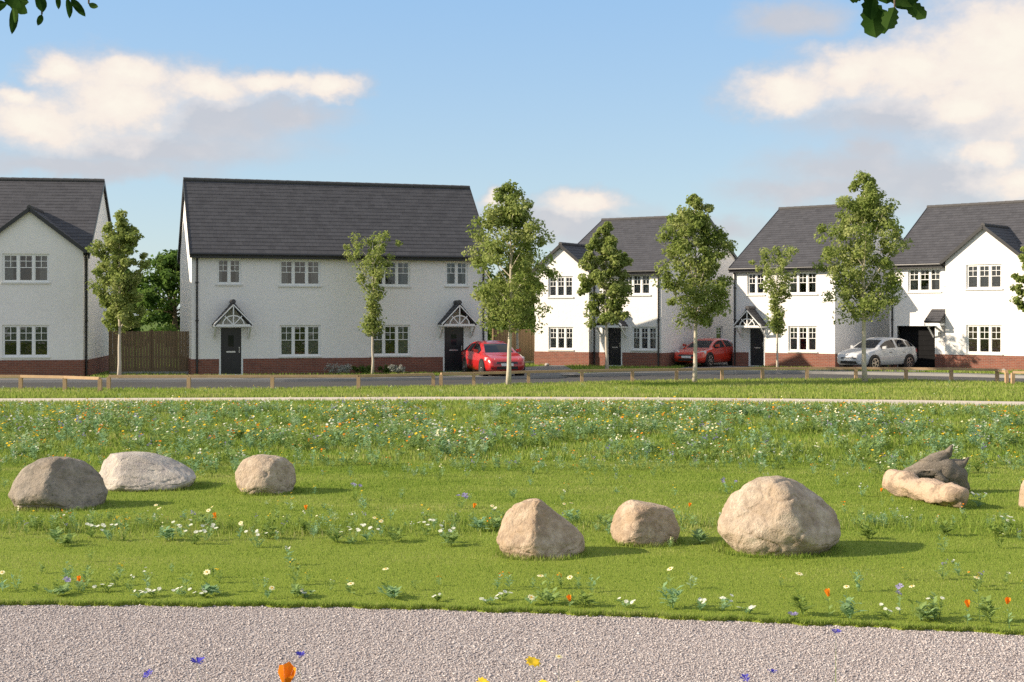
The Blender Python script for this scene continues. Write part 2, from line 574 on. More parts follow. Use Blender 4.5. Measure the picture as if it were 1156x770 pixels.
        ad = t.n('ShaderNodeMath', operation='MULTIPLY_ADD'); t.l(n2, ad.inputs[0]); ad.inputs[1].default_value = 2.0; t.l(n3, ad.inputs[2])
        t.bump(ad.outputs[0], 0.8, 0.018)
        t.set(col, 0.9, 0.2)
    rock('boulder_tan', (0.40, 0.29, 0.195), (0.58, 0.48, 0.37), (0.26, 0.19, 0.135), 0.65)
    rock('boulder_brown', (0.26, 0.215, 0.17), (0.385, 0.335, 0.28), (0.17, 0.15, 0.125), 0.6)
    rock('boulder_white', (0.42, 0.37, 0.315), (0.60, 0.55, 0.485), (0.3, 0.27, 0.26), 0.7)
    rock('boulder_pink', (0.42, 0.325, 0.235), (0.57, 0.485, 0.385), (0.27, 0.21, 0.16), 0.7)
    t = NT('log_wood'); c = t.coord('Object', (5, 1.2, 5)); n = t.noise(2.2, 5, 0.7, c); n2 = t.noise(7, 5, 0.7, c); n3 = t.noise(4, 4, 0.7, t.coord())
    t.bump(n2, 0.9, 0.025); t.set(t.mix(t.ramp(n3, [(0.5, (0, 0, 0)), (0.62, (.8, .8, .8))]), t.mix(n, (0.34, 0.24, 0.165), (0.56, 0.43, 0.32)), (0.19, 0.145, 0.105)), 0.9, 0.2)
    t = NT('weathered_root'); c = t.coord('Object', (3, 3, 9)); n = t.noise(3, 5, 0.7, c); n2 = t.noise(9, 4, 0.7, c)
    t.bump(n2, 1.0, 0.03); t.set(t.mix(n, (0.12, 0.10, 0.08), (0.33, 0.285, 0.23)), 0.95, 0.15)

    # cars
    for nm, a in (('paint_red', (0.42, 0.012, 0.014)), ('paint_scarlet', (0.50, 0.030, 0.014)), ('paint_silver', (0.47, 0.475, 0.485))):
        t = NT(nm); n = t.noise(3, 2, 0.5, t.coord())
        t.set(t.mix(n, a, tuple(x * 1.12 for x in a)), 0.28, 0.5, 0.0)
        t.p.inputs['Coat Weight'].default_value = 0.8
        t.p.inputs['Coat Roughness'].default_value = 0.04
    t = NT('car_glass'); n = t.noise(2, 2, 0.5, t.coord())
    t.set(t.mix(n, (0.008, 0.010, 0.014), (0.018, 0.021, 0.027)), 0.06, 0.3)
    t = NT('tyre_rubber'); n = t.noise(30, 2, 0.5, t.coord())
    t.set(t.mix(n, (0.012, 0.012, 0.012), (0.03, 0.03, 0.03)), 0.8, 0.3)
    t = NT('lamp_lens'); n = t.noise(30, 2, 0.5, t.coord())
    t.set(t.mix(n, (0.6, 0.62, 0.64), (0.85, 0.86, 0.88)), 0.08, 0.7)
    t = NT('plate_white'); n = t.noise(30, 2, 0.5, t.coord())
    t.set(t.mix(n, (0.7, 0.7, 0.7), (0.8, 0.8, 0.8)), 0.4, 0.4)


mats()
M = MATS

# ------------------------------------------------------------------ ground
XS = np.linspace(-80, 80, 321)


def curve(pts):
    px, py = zip(*pts)
    return lambda x: np.interp(x, px, py)


def smooth_curve(pts, w=2.0):
    f = curve(pts)
    return lambda x: sum(f(np.asarray(x) + d * w) for d in (-1, -.5, 0, .5, 1)) / 5


lawn_edge0 = smooth_curve([(-90, 11.0), (-12, 12.1), (-4.47, 12.15), (-1.13, 12.04), (.91, 11.68), (4.06, 11.03), (12, 8.6), (90, -20)], 1.0)


def lawn_edge(x):
    x = np.asarray(x, float)
    return lawn_edge0(x) + 0.022 * np.sin(x * 7.3) + 0.018 * np.sin(x * 17.1 + 1) + 0.012 * np.sin(x * 41 + 2)


path_near = smooth_curve([(-80, 36), (-15, 39.8), (0, 40.8), (7, 39.9), (15, 38.0), (80, 16)], 3)
path_far = smooth_curve([(-80, 38.5), (-15, 42.2), (0, 43.2), (7, 42.4), (15, 40.7), (80, 19)], 3)
road_near = smooth_curve([(-80, 45.5), (-17.4, 47.7), (-8.4, 47.7), (-1.35, 49.8), (0.7, 51.2), (4.55, 53.2), (9.6, 54.8), (14.3, 54.8), (18.3, 52.6), (24, 48), (80, 8)], 1.2)
road_far = smooth_curve([(-80, 52), (-17, 54.6), (-8, 55.2), (0, 57.6), (5.5, 61.3), (10, 63.0), (14, 62.6), (19, 60), (23, 57), (40, 45), (80, 16)], 1.2)
walk_far = lambda x: road_far(x) + 1.7


def strip(name, f0, f1, z, mat, xs=XS, rows=1, label=None, kind='structure'):
    mb = MB()
    y0, y1 = f0(xs), f1(xs)
    for i in range(len(xs) - 1):
        for r in range(rows):
            a, b = r / rows, (r + 1) / rows
            mb.face([(xs[i], y0[i] + (y1[i] - y0[i]) * a, z), (xs[i + 1], y0[i + 1] + (y1[i + 1] - y0[i + 1]) * a, z),
                     (xs[i + 1], y0[i + 1] + (y1[i + 1] - y0[i + 1]) * b, z), (xs[i], y0[i] + (y1[i] - y0[i]) * b, z)])
    o = mb.build(name, mat)
    return tag(o, kind=kind)


def build_ground():
    mb = MB()
    mb.face([(-4000, -600, -0.13), (4000, -600, -0.13), (4000, 6000, -0.13), (-4000, 6000, -0.13)])
    tag(mb.build('ground', M['field_grass']), 'wide green field ground under the whole estate', kind='structure')
    # near verge and gravel path in front
    strip('near_verge', lambda x: lawn_edge0(x) - 40, lambda x: lawn_edge0(x) - 3.7, -0.02, M['field_grass'], np.linspace(-30, 30, 61))
    strip('gravel_path', lambda x: lawn_edge0(x) - 3.75, lambda x: lawn_edge0(x) + 0.1, -0.026, M['gravel_bed'], np.linspace(-30, 30, 61))
    # lawn with a cut edge
    xs = np.concatenate([np.linspace(-80, -8, 60), np.linspace(-7.95, 9, 420), np.linspace(9.2, 80, 60)])
    mb = MB()
    e = lawn_edge(xs)
    for i in range(len(xs) - 1):
        mb.face([(xs[i], e[i] + .012, -0.09), (xs[i + 1], e[i + 1] + .012, -0.09), (xs[i + 1], e[i + 1], -0.004), (xs[i], e[i], -0.004)])
        n = path_near(xs[i:i + 2])
        mb.face([(xs[i], e[i], -0.004), (xs[i + 1], e[i + 1], -0.004), (xs[i + 1], n[1], -0.004), (xs[i], n[0], -0.004)])
    tag(mb.build('lawn', M['lawn_soil']), kind='structure')
    strip('far_path', lambda x: path_near(x), lambda x: path_far(x), 0.006, M['path_gravel'])
    strip('verge', lambda x: path_far(x), lambda x: road_near(x) - 0.13, 0.0, M['lawn_soil'])
    # kerbs are real steps
    for nm, f in (('near_kerb', lambda x: road_near(x) - 0.13), ('far_kerb', lambda x: road_far(x))):
        mb = MB()
        y = f(XS)
        for i in range(len(XS) - 1):
            a, b, c, d = XS[i], XS[i + 1], y[i], y[i + 1]
            mb.hexa([(a, c, -.12), (b, d, -.12), (b, d + .13, -.12), (a, c + .13, -.12), (a, c, .012), (b, d, .012), (b, d + .13, .012), (a, c + .13, .012)])
        tag(mb.build('kerb', M['concrete_kerb']), kind='structure')
    strip('road', lambda x: road_near(x), lambda x: road_far(x), -0.1, M['asphalt'])
    strip('pavement', lambda x: road_far(x) + 0.13, walk_far, 0.004, M['paving'])
    strip('garden_ground', lambda x: walk_far(x), lambda x: x * 0 + 170, -0.004, M['field_grass'], rows=1)


build_ground()


def drive(pts, mat='paving', name='driveway', z=0.002):
    mb = MB()
    mb.face([(x, y, z) for x, y in pts])
    tag(mb.build(name, M[mat]), kind='structure')


# ------------------------------------------------------------------ house kit (local: x along front, y back, z up)
def wall_panel(mb, s0, s1, z0, z1, t, holes, reveal=0.11, m=0):
    """front wall sheet at y=t with openings whose reveals go back"""
    xs = sorted({s0, s1, *[h[0] for h in holes], *[h[2] for h in holes]})
    zs = sorted({z0, z1, *[h[1] for h in holes], *[h[3] for h in holes]})
    for i in range(len(xs) - 1):
        for k in range(len(zs) - 1):
            cx, cz = (xs[i] + xs[i + 1]) / 2, (zs[k] + zs[k + 1]) / 2
            if any(h[0] < cx < h[2] and h[1] < cz < h[3] for h in holes):
                continue
            mb.face([(xs[i], t, zs[k]), (xs[i + 1], t, zs[k]), (xs[i + 1], t, zs[k + 1]), (xs[i], t, zs[k + 1])], m)
    for a, b, c, d in holes:
        r = t + reveal
        mb.face([(a, t, b), (a, t, d), (a, r, d), (a, r, b)], m)
        mb.face([(c, t, d), (c, t, b), (c, r, b), (c, r, d)], m)
        mb.face([(a, t, d), (c, t, d), (c, r, d), (a, r, d)], m)
        mb.face([(c, t, b), (a, t, b), (a, r, b), (c, r, b)], m)


def slope(mb, A, B, C, D, course=0.25, lift=0.010, m=0):
    """tiled slope: eave A->B, ridge D->C (A below D). courses overlap like real slates"""
    A, B, C, D = map(Vector, (A, B, C, D))
    n = (B - A).cross(D - A).normalized()
    if n.z < 0:
        n = -n
    ln = (D - A).length
    k = max(1, round(ln / course))
    wid = (B - A).length
    for i in range(k):
        f0, f1 = i / k, (i + 1) / k
        f1b = min(1.0, f1 + 0.15 / k)
        a, b = A.lerp(D, f0), B.lerp(C, f0)
        d, c = A.lerp(D, f1b), B.lerp(C, f1b)
        u0 = (a - A).dot((B - A).normalized()); u1 = (b - A).dot((B - A).normalized())
        u2 = (c - A).dot((B - A).normalized()); u3 = (d - A).dot((B - A).normalized())
        mb.face([a + n * (lift + .008), b + n * (lift + .008), c + n * .006, d + n * .006], m,
                [(u0, f0 * ln), (u1, f0 * ln), (u2, f1 * ln - .004), (u3, f1 * ln - .004)])
        mb.face([a, b, b + n * (lift + .008), a + n * (lift + .008)], m, [(u0, f0 * ln)] * 4)
    # underside and edges
    o = n * -0.09
    mb.face([A + o, D + o, C + o, B + o], m, [(0, 0)] * 4)
    for p, q in ((A, B), (B, C), (C, D), (D, A)):
        mb.face([p + o, q + o, q + n * .012, p + n * .012], m, [(0, 0)] * 4)


def ridge_line(mb, a, b, m=0):
    a, b = Vector(a), Vector(b)
    L = (b - a).length
    k = max(1, round(L / 0.45))
    for i in range(k):
        p, q = a.lerp(b, i / k), a.lerp(b, (i + .985) / k)
        mb.tube([p, q], [0.105, 0.095], 10, m)


def brick_box(mb, x0, x1, y0, y1, z0, z1):
    P = lambda *a: a
    def q(pts, uv): mb.face(pts, 0, uv)
    q([(x0, y0, z0), (x1, y0, z0), (x1, y0, z1), (x0, y0, z1)], [(x0, z0), (x1, z0), (x1, z1), (x0, z1)])
    q([(x1, y1, z0), (x0, y1, z0), (x0, y1, z1), (x1, y1, z1)], [(x1, z0), (x0, z0), (x0, z1), (x1, z1)])
    q([(x1, y0, z0), (x1, y1, z0), (x1, y1, z1), (x1, y0, z1)], [(y0, z0), (y1, z0), (y1, z1), (y0, z1)])
    q([(x0, y1, z0), (x0, y0, z0), (x0, y0, z1), (x0, y1, z1)], [(y1, z0), (y0, z0), (y0, z1), (y1, z1)])
    q([(x0, y0, z1), (x1, y0, z1), (x1, y1, z1), (x0, y1, z1)], [(x0, y0), (x1, y0), (x1, y1), (x0, y1)])


def window(root, s0, z0, s1, z1, t, lights=3, curtain='curtain_cloth', style=0, axis='front'):
    """window part (frame) > pane, sill, curtain.  axis 'side': opening in a gable wall facing +x at x=t"""
    def P(mbx):   # map frame coords (a along, b depth, c up) to house coords
        if axis == 'side':
            mbx.v = [(t - (y - t), x, z) for x, y, z in mbx.v]
        return mbx
    f = MB()
    d0, d1 = t + .055, t + .115
    fw = .06
    f.box(s0, s0 + fw, d0, d1, z0, z1); f.box(s1 - fw, s1, d0, d1, z0, z1)
    f.box(s0 + fw, s1 - fw, d0, d1, z0, z0 + fw); f.box(s0 + fw, s1 - fw, d0, d1, z1 - fw, z1)
    w = (s1 - s0 - 2 * fw)
    mu = .085
    lw = (w - mu * (lights - 1)) / lights
    g = MB()
    for k in range(lights):
        a = s0 + fw + k * (lw + mu)
        b = a + lw
        if k:
            f.box(a - mu, a, d0 - .004, d1, z0 + fw, z1 - fw)
        lo, hi = z0 + fw, z1 - fw
        mid = lo + (hi - lo) * .52
        top = lo + (hi - lo) * .77
        c = .03
        f.box(a, a + c, d0 + .012, d1 - .01, lo, hi); f.box(b - c, b, d0 + .012, d1 - .01, lo, hi)
        f.box(a + c, b - c, d0 + .012, d1 - .01, lo, lo + c); f.box(a + c, b - c, d0 + .012, d1 - .01, hi - c, hi)
        f.box(a + c, b - c, d0 + .016, d1 - .012, mid - .014, mid + .014)
        f.box(a + c, b - c, d0 + .016, d1 - .012, top - .012, top + .012)
        m_ = (a + b) / 2
        f.box(m_ - .012, m_ + .012, d0 + .018, d1 - .014, mid + .014, top - .012); f.box(m_ - .012, m_ + .012, d0 + .018, d1 - .014, top + .012, hi - c)
        y = d1 - .03
        g.face([(a + .005, y, lo + .005), (b - .005, y, lo + .005), (b - .005, y, hi - .005), (a + .005, y, hi - .005)])
    fo = P(f).build('window', M['white_upvc'], root)
    P(g).build('pane', M['window_glass'], fo)
    sl = MB()
    sl.box(s0 - .05, s1 + .05, t - .055, t + .07, z0 - .06, z0 - .002)
    P(sl).build('sill', M['window_sill'], fo)
    # curtains: wavy cloth hung either side, behind the glass
    def cloth(a, b, za=z0 + .02, zb=z1 - .02):
        cu = MB()
        n = max(6, int((b - a) / .03))
        for i in range(n):
            x0, x1 = a + (b - a) * i / n, a + (b - a) * (i + 1) / n
            w0, w1 = t + .165 + .022 * math.sin(i * 1.9), t + .165 + .022 * math.sin((i + 1) * 1.9)
            cu.face([(x0, w0, za), (x1, w1, za), (x1, w1, zb), (x0, w0, zb)])
        P(cu).build('curtain', M[curtain], fo)
    W_ = s1 - s0
    if style == 0:
        cloth(s0 + .03, s0 + W_ * .22); cloth(s1 - W_ * .22, s1 - .03)
    elif style == 1:
        cloth(s0 + .03, s0 + W_ * .33); cloth(s1 - W_ * .3, s1 - .03); 
    elif style == 2:
        cloth(s0 + .03, s1 - .03, z0 + (z1 - z0) * .45)
    elif style == 3:
        cloth(s0 + .03, s1 - .03)
    return fo


def front_door(root, s0, s1, z1, t):
    d = MB()
    a, b, y = s0 + .07, s1 - .07, t + .07
    zt = z1 - .07
    d.box(a, b, y, y + .05, 0.03, zt)
    w = b - a
    for (u0, u1, v0, v1) in ((.14, .45, .12, .42), (.55, .86, .12, .42), (.14, .45, .55, .88), (.55, .86, .55, .88)):
        x0, x1, q0, q1 = a + w * u0, a + w * u1, zt * v0, zt * v1
        d.box(x0, x1, y - .012, y + .01, q0, q1)
    do = d.build('door', M['door_black'], root)
    h = MB(); h.box(a + w * .28, a + w * .72, y - .02, y - .001, zt * .475, zt * .505)
    h.build('letter_plate', M['brushed_steel'], do)
    h = MB(); h.tube([(b - .08, y - .03, .98), (b - .08, y - .045, 1.16)], .014, 8); h.box(b - .1, b - .06, y - .02, y - .001, .95, 1.19)
    h.build('handle', M['brushed_steel'], do)
    g = MB(); g.box(a + w * .36, a + w * .64, y - .016, y - .0125, zt * .60, zt * .84)
    g.build('pane', M['car_glass'], do)
    f = MB()
    f.box(s0, s0 + .07, t - .012, t + .12, 0, z1); f.box(s1 - .07, s1, t - .012, t + .12, 0, z1); f.box(s0 + .07, s1 - .07, t - .012, t + .12, z1 - .07, z1)
    f.box(s0 + .07, s1 - .07, t - .05, t + .12, 0.0, .03)
    f.build('door_frame', M['white_upvc'], root)


def gable_canopy(root, sc, w, ze, za, t, proj=.75):
    """slate covered gable canopy with a white radiating truss in front"""
    r = MB()
    y0, y1 = t - proj, t + .0
    for sg in (-1, 1):
        e = sc + sg * w / 2
        A, D = Vector((e, 0, ze)), Vector((sc, 0, za))
        if sg < 0:
            slope(r, (e, y1, ze), (e, y0, ze), (sc, y0, za), (sc, y1, za), .2, .015)
        else:
            slope(r, (e, y0, ze), (e, y1, ze), (sc, y1, za), (sc, y0, za), .2, .015)
    ro = r.build('canopy_roof', M['roof_slate'], root)
    rr = MB(); ridge_line(rr, (sc, y0, za + .03), (sc, y1, za + .03))
    rr.build('ridge', M['ridge_tile'], ro)
    tr = MB()
    y = y0 + .03
    hw = w / 2 - .06
    zb = ze - .03
    ztop = za - .10
    for sg in (-1, 1):
        tr.bar((sc + sg * (hw + .06), y, zb + .03), (sc, y, ztop), .045, .13, (0, 1, 0))
        tr.bar((sc + sg * hw, y, zb - .02), (sc + sg * hw, t, zb - .02), .07, .08)
        # brackets to the wall
        tr.bar((sc + sg * (hw - .02), t - .04, zb - .55), (sc + sg * (hw - .02), t - .04, zb), .07, .07, (0, 1, 0))
        tr.bar((sc + sg * (hw - .02), t - .06, zb - .5), (sc + sg * (hw - .02), y + .08, zb - .05), .06, .07)
    tr.bar((sc - hw - .06, y + .004, zb), (sc + hw + .06, y + .004, zb), .06, .10, (0, 0, 1))
    tr.bar((sc, y - .006, zb), (sc, y - .006, ztop - .02), .045, .075, (0, 1, 0))
    hgt = ztop - zb
    pts = []
    for k in range(9):
        a = math.pi * k / 8
        pts.append((sc + math.cos(a) * hw * .60, y - .004, zb + .02 + math.sin(a) * hgt * .46))
    for p, q in zip(pts[:-1], pts[1:]):
        tr.bar(p, q, .045, .05, (0, 1, 0))
    for a in (40, 140):
        c_, s_ = math.cos(R(a)), math.sin(R(a))
        tr.bar((sc, y + .002, zb + .02), (sc + c_ * hw * .62, y + .002, zb + s_ * hgt * .72), .04, .05, (0, 1, 0))
    tr.build('canopy_truss', M['white_upvc'], root)


def downpipe(root, s, t, z1, axis=None):
    d = MB()
    d.tube([(s, t - .05, 0.05), (s, t - .05, z1 - .35), (s, t - .2, z1 - .12), (s, t - .28, z1 - .05)], .042, 8)
    for z in (.6, 2.3, 3.9):
        d.box(s - .065, s + .065, t - .085, t + .01, z, z + .05)
    d.build('downpipe', M['black_plastic'], root)


def house(name, X0, Y0, a, L, D, eave, ridge, ops, doors, wing=None, label='', cat='house', group=None, side_holes=(), gaps=(), canopies=(), pipes=(), fascia_mat='black_plastic'):
    """ops: (s0,z0,s1,z1,lights,curtain,style); wing: dict(s0,s1,p,apex,ops); doors: (s0,s1,z1)"""
    root = empty(name, (X0, Y0, 0), R(a))
    tag(root, label, cat, group)
    k = (ridge - eave) / (D / 2)
    w = MB()
    holes = [o[:4] for o in ops] + [(d0, 0.0, d1, z1) for d0, d1, z1 in doors] + [g for g in gaps]
    spans = [(0, L)]
    if wing:
        spans = [(u, v) for u, v in ((0, wing['s0']), (wing['s1'], L)) if v - u > .02]
    for u, v in spans:
        wall_panel(w, u, v, 0, eave, 0, [h for h in holes if u <= h[0] < v])
    w.face([(L, D, 0), (0, D, 0), (0, D, eave), (L, D, eave)])
    w.face([(0, D, 0), (0, 0, 0), (0, 0, eave), (0, D, eave)])
    w.face([(0, D, eave), (0, 0, eave), (0, D / 2, ridge)])
    if side_holes:
        tmp = MB(); wall_panel(tmp, 0, D, 0, eave, L, [h[:4] for h in side_holes])
        w2 = [(L - (y - L), x, z) for x, y, z in tmp.v]
        i0 = len(w.v); w.v += w2
        for f in tmp.f:
            w.f.append(tuple(i0 + q for q in f)); w.m.append(0); w.uv.append(None)
    else:
        w.face([(L, 0, 0), (L, D, 0), (L, D, eave), (L, 0, eave)])
    w.face([(L, 0, eave), (L, D, eave), (L, D / 2, ridge)])
    if wing:
        u, v, p, ap = wing['s0'], wing['s1'], wing['p'], wing['apex']
        wh = [o[:4] for o in wing['ops']]
        wall_panel(w, u, v, 0, eave, -p, wh)
        w.face([(u, -p, eave), (v, -p, eave), ((u + v) / 2, -p, ap)])
        bk = wing.get('back', .3)
        w.face([(u, bk, 0), (u, -p, 0), (u, -p, eave), (u, bk, eave)])
        if bk > 1:
            w.face([(.1, bk, 0), (u, bk, 0), (u, bk, eave), (.1, bk, eave)]); w.face([(u, bk, eave), ((u + v) / 2, bk, ap), (.1, bk, eave)][::-1])
        w.face([(v, -p, 0), (v, 0.3, 0), (v, 0.3, eave), (v, -p, eave)])
    w.build('wall', M['roughcast_render'], root)
    # room inside: floors and a dividing wall seen through the glass
    inn = MB()
    inn.box(.12, L - .12, .6 if not wing else .6, D - .2, 2.45, 2.65)
    inn.box(.12, L - .12, 2.6, 2.7, 0.02, 2.44); inn.box(.12, L - .12, 2.6, 2.7, 2.66, eave - .1)
    inn.build('room_partition', M['room_dark'], root)
    # plinth of brick
    b = MB()
    PZ = .69
    cuts = sorted([(d0, d1) for d0, d1, _ in doors] + [(g[0], g[2]) for g in gaps if g[1] < .1])
    for u, v in spans:
        x = u - (.02 if u == 0 else 0)
        for c0, c1 in cuts:
            if u <= c0 < v:
                brick_box(b, x, c0 - .002, -.02, .06, -.02, PZ); x = c1 + .002
        brick_box(b, x, v + (.02 if v == L else 0), -.02, .06, -.02, PZ)
    brick_box(b, L - .06, L + .02, .06, D + .02, -.02, PZ)
    brick_box(b, -.02, .06, .06, D + .02, -.02, PZ)
    if wing:
        brick_box(b, u_ := wing['s0'] - .02, wing['s1'] + .02, -wing['p'] - .02, -wing['p'] + .06, -.02, PZ)
        brick_box(b, wing['s1'] - .06, wing['s1'] + .02, -wing['p'] + .06, -.021, -.02, PZ)
        brick_box(b, wing['s0'] - .02, wing['s0'] + .06, -wing['p'] + .06, -.021, -.02, PZ)
    b.build('plinth', M['red_brick'], root)
    # main roof
    oh, vg = .26, .10
    r = MB()
    zo = .1
    e0 = (eave + zo - k * oh)
    slope(r, (-vg, -oh, e0), (L + vg, -oh, e0), (L + vg, D / 2, ridge + zo), (-vg, D / 2, ridge + zo))
    slope(r, (L + vg, D + oh, e0), (-vg, D + oh, e0), (-vg, D / 2, ridge + zo), (L + vg, D / 2, ridge + zo))
    if wing:
        u, v, p, ap = wing['s0'], wing['s1'], wing['p'], wing['apex']
        mid = (u + v) / 2
        kw = (ap - eave) / ((v - u) / 2)
        o2 = .16
        ze = eave + zo + .015 - kw * o2
        tb = lambda z: (z - eave - zo) / k + .12        # where the main slope reaches that height
        f = -p - .14
        slope(r, (u - o2, max(tb(ze), wing.get('back', 0)), ze), (u - o2, f, ze), (mid, f, ap + zo + .015), (mid, tb(ap + zo), ap + zo + .015))
        slope(r, (v + o2, f, ze), (v + o2, tb(ze), ze), (mid, tb(ap + zo), ap + zo + .015), (mid, f, ap + zo + .015))
    ro = r.build('roof', M['roof_slate'], root)
    rr = MB()
    ridge_line(rr, (-vg, D / 2, ridge + zo + .02), (L + vg, D / 2, ridge + zo + .02))
    rr.build('ridge', M['ridge_tile'], ro)
    if wing:
        rr = MB()
        ridge_line(rr, (mid, f, ap + zo + .03), (mid, tb(ap + zo) - .1, ap + zo + .03))
        rr.build('ridge', M['ridge_tile'], ro)
    # fascia, gutter, verge boards
    fa = MB()
    def gut(*a):
        q = MB(); q.tube(*a); q.build('gutter', M['black_plastic'], root)
    for u, v in spans:
        x0 = u - (vg if u == 0 else -.17); x1 = v + (vg if v == L else -.17)
        fa.box(x0, x1, -oh + .0, -oh + .03, e0 - .22, e0 - .02)
        fa.box(x0, x1, -oh + .03, -.002, e0 - .21, e0 - .19)
        gut([(x0, -oh - .055, e0 - .055), (x1, -oh - .055, e0 - .055)], .06, 10)
    fa.box(-vg, L + vg, D + oh - .03, D + oh, e0 - .22, e0 - .02)
    for x in (-vg - .012, L + vg - .018):
        for yy in (-oh, D + oh):
            fa.bar((x + .015, yy, e0 - .05), (x + .015, D / 2, ridge + zo - .05), .03, .15, (0, 0, 1))
    if wing:
        for sg, x in ((-1, u2 := wing['s0'] - .16), (1, wing['s1'] + .16)):
            fa.bar((x, f - .012, ze - .06), (mid, f - .012, ap + zo - .045), .03, .15, (0, 0, 1))
            gut([(x + sg * .05, f, ze - .05), (x + sg * .05, tb(ze), ze - .05)], .055, 8)
    fa.build('fascia', M[fascia_mat], root)
    for o in ops:
        window(root, *o[:4], 0, *o[4:])
    if wing:
        for o in wing['ops']:
            window(root, *o[:4], -wing['p'], *o[4:])
    for o in side_holes:
        window(root, *o[:4], L, *o[4:], axis='side')
    for d0, d1, z1 in doors:
        front_door(root, d0, d1, z1, 0)
    for c in canopies:
        gable_canopy(root, *c)
    for s, t in pipes:
        downpipe(root, s, t, e0 + .05)
    return root


def build_houses():
    CL, CG, CB = 'curtain_cloth', 'curtain_grey', 'curtain_brown'
    # 1: far left, projecting gable
    a = R(8.7)
    X, Y = -17.78 - .5 * math.sin(a) - 9 * math.cos(a), 57.7 + .5 * math.cos(a) - 9 * math.sin(a)
    house('detached_house', X, Y, 8.7, 9.12, 8.4, 5.22, 8.45,
          [(.9, .8, 2.7, 2.12, 3, CL, 0), (.9, 3.88, 2.7, 5.0, 3, CL, 0)], [(3.3, 4.2, 2.06)],
          dict(s0=4.75, s1=8.98, p=.5, apex=6.85, ops=[(5.77, .82, 7.63, 2.14, 3, CG, 2), (5.77, 3.9, 7.63, 5.08, 3, CG, 0)]),
          'pale house with a broad front gable, cut by the frame, beside the board fence', pipes=[(9.05, 0)], canopies=[(3.75, 1.5, 2.1, 3.05, 0)])
    # 2: long semi-detached pair
    house('semi_detached_house', -13.5, 58.6, 17.5, 13.0, 6.6, 5.32, 8.45,
          [(1.05, 3.86, 2.07, 4.95, 2, CG, 0), (3.69, 3.82, 5.46, 4.93, 3, CG, 0), (3.69, .77, 5.46, 2.12, 3, CG, 1),
           (7.66, 3.82, 9.44, 4.93, 3, CG, 0), (7.66, .77, 9.44, 2.12, 3, CG, 1), (11.05, 3.86, 12.08, 4.95, 2, CG, 0)],
          [(1.14, 2.14, 2.08), (10.93, 11.96, 2.08)], None,
          'wide pale grey-white house with two black doors under one long slate roof', pipes=[(.22, 0), (12.8, 0)],
          canopies=[(1.66, 1.62, 2.14, 3.08, 0), (11.5, 1.62, 2.14, 3.08, 0)])
    # 3: white house with left gable and long side wall
    r = house('detached_house', 2.12, 71.54, -31, 6.1, 11.3, 4.80, 7.66,
              [(4.03, 3.56, 5.49, 4.58, 3, CL, 3), (4.48, .82, 5.85, 1.98, 3, CL, 0)], [(3.08, 3.96, 1.98)],
              dict(s0=-.9, s1=2.25, p=.35, apex=6.05, back=2.6, ops=[(-.1, 3.48, 1.34, 4.54, 3, CL, 3), (-.08, .8, 1.36, 1.95, 3, CL, 0)]),
              'white house with a small front gable and a red car on its drive', side_holes=[(6.3, 3.65, 6.95, 4.45, 1, CG, 0), (6.95, 1.2, 7.85, 1.95, 1, CG, 3)],
              pipes=[(5.96, 0), (2.4, 0)], canopies=[(3.52, 1.5, 2.02, 2.9, 0)])
    v = MB(); v.box(6.1, 6.16, 5.9, 6.15, 1.95, 2.2); v.box(6.155, 6.175, 5.93, 6.12, 1.98, 2.17)
    v.build('wall_vent', M['black_plastic'], r)
    # 4: compact white house, side in shade
    house('detached_house', 11.16, 70.2, -37.5, 5.5, 10.6, 4.97, 8.12,
          [(.80, 3.58, 1.75, 4.66, 2, CL, 0), (3.03, 3.58, 4.56, 4.66, 3, CL, 0), (3.05, .78, 4.56, 2.02, 3, CL, 1)], [(.88, 1.78, 1.95)], None,
          'narrow white house with black door and slate roof beside the silver car', pipes=[(.12, 0)],
          canopies=[(1.18, 1.5, 2.02, 2.88, 0)], fascia_mat='door_black')
    # 5: right house with garage and gable
    r = house('detached_house', 18.49, 68.1, -42.4, 8.4, 8.6, 5.1, 7.97,
              [(.97, 3.68, 2.65, 4.8, 3, CL, 0)], [],
              dict(s0=3.02, s1=6.8, p=.3, apex=6.6, ops=[(4.05, 3.77, 5.76, 4.91, 3, CL, 3), (4.05, .76, 5.76, 2.1, 3, CB, 1)]),
              'bright white house with a dark garage door and a big front gable', gaps=[(.4, 0.0, 2.36, 2.03)], pipes=[(.16, 0), (2.95, -.02)])
    g = MB(); g.box(.41, 2.35, .35, .4, 0, 2.02)
    for z in np.arange(.12, 2.0, .24):
        g.box(.43, 2.33, .335, .352, z, z + .19)
    g.build('garage_door', M['garage_dark'], r)
    fr = MB()
    fr.box(.33, .40, -.012, .1, 0, 2.1); fr.box(2.36, 2.43, -.012, .1, 0, 2.1); fr.box(.40, 2.36, -.012, .1, 2.03, 2.1)
    fr.build('garage_frame', M['white_upvc'], r)
    c = MB()
    slope(c, (2.2, -.85, 2.25), (3.0, -.85, 2.25), (3.0, -.002, 2.83), (2.2, -.002, 2.83), .2, .015)
    co = c.build('porch_roof', M['roof_slate'], r)
    c = MB(); c.box(2.2, 3.0, -.85, -.8, 2.05, 2.16); c.box(2.2, 2.26, -.8, -.01, 2.06, 2.15); c.box(2.94, 3.0, -.8, -.31, 2.06, 2.15)
    c.build('porch_beam', M['white_upvc'], r)
    c = MB(); c.bar((2.3, -.04, 1.5), (2.3, -.7, 2.06), .05, .06); c.build('bracket', M['white_upvc'], r)
    l = MB(); l.box(2.55, 2.65, -.06, -.001, 1.68, 1.72); l.tube([(2.6, -.09, 1.55), (2.6, -.09, 1.75)], [.05, .06], 10)
    l.build('wall_lamp', M['brushed_steel'], r)


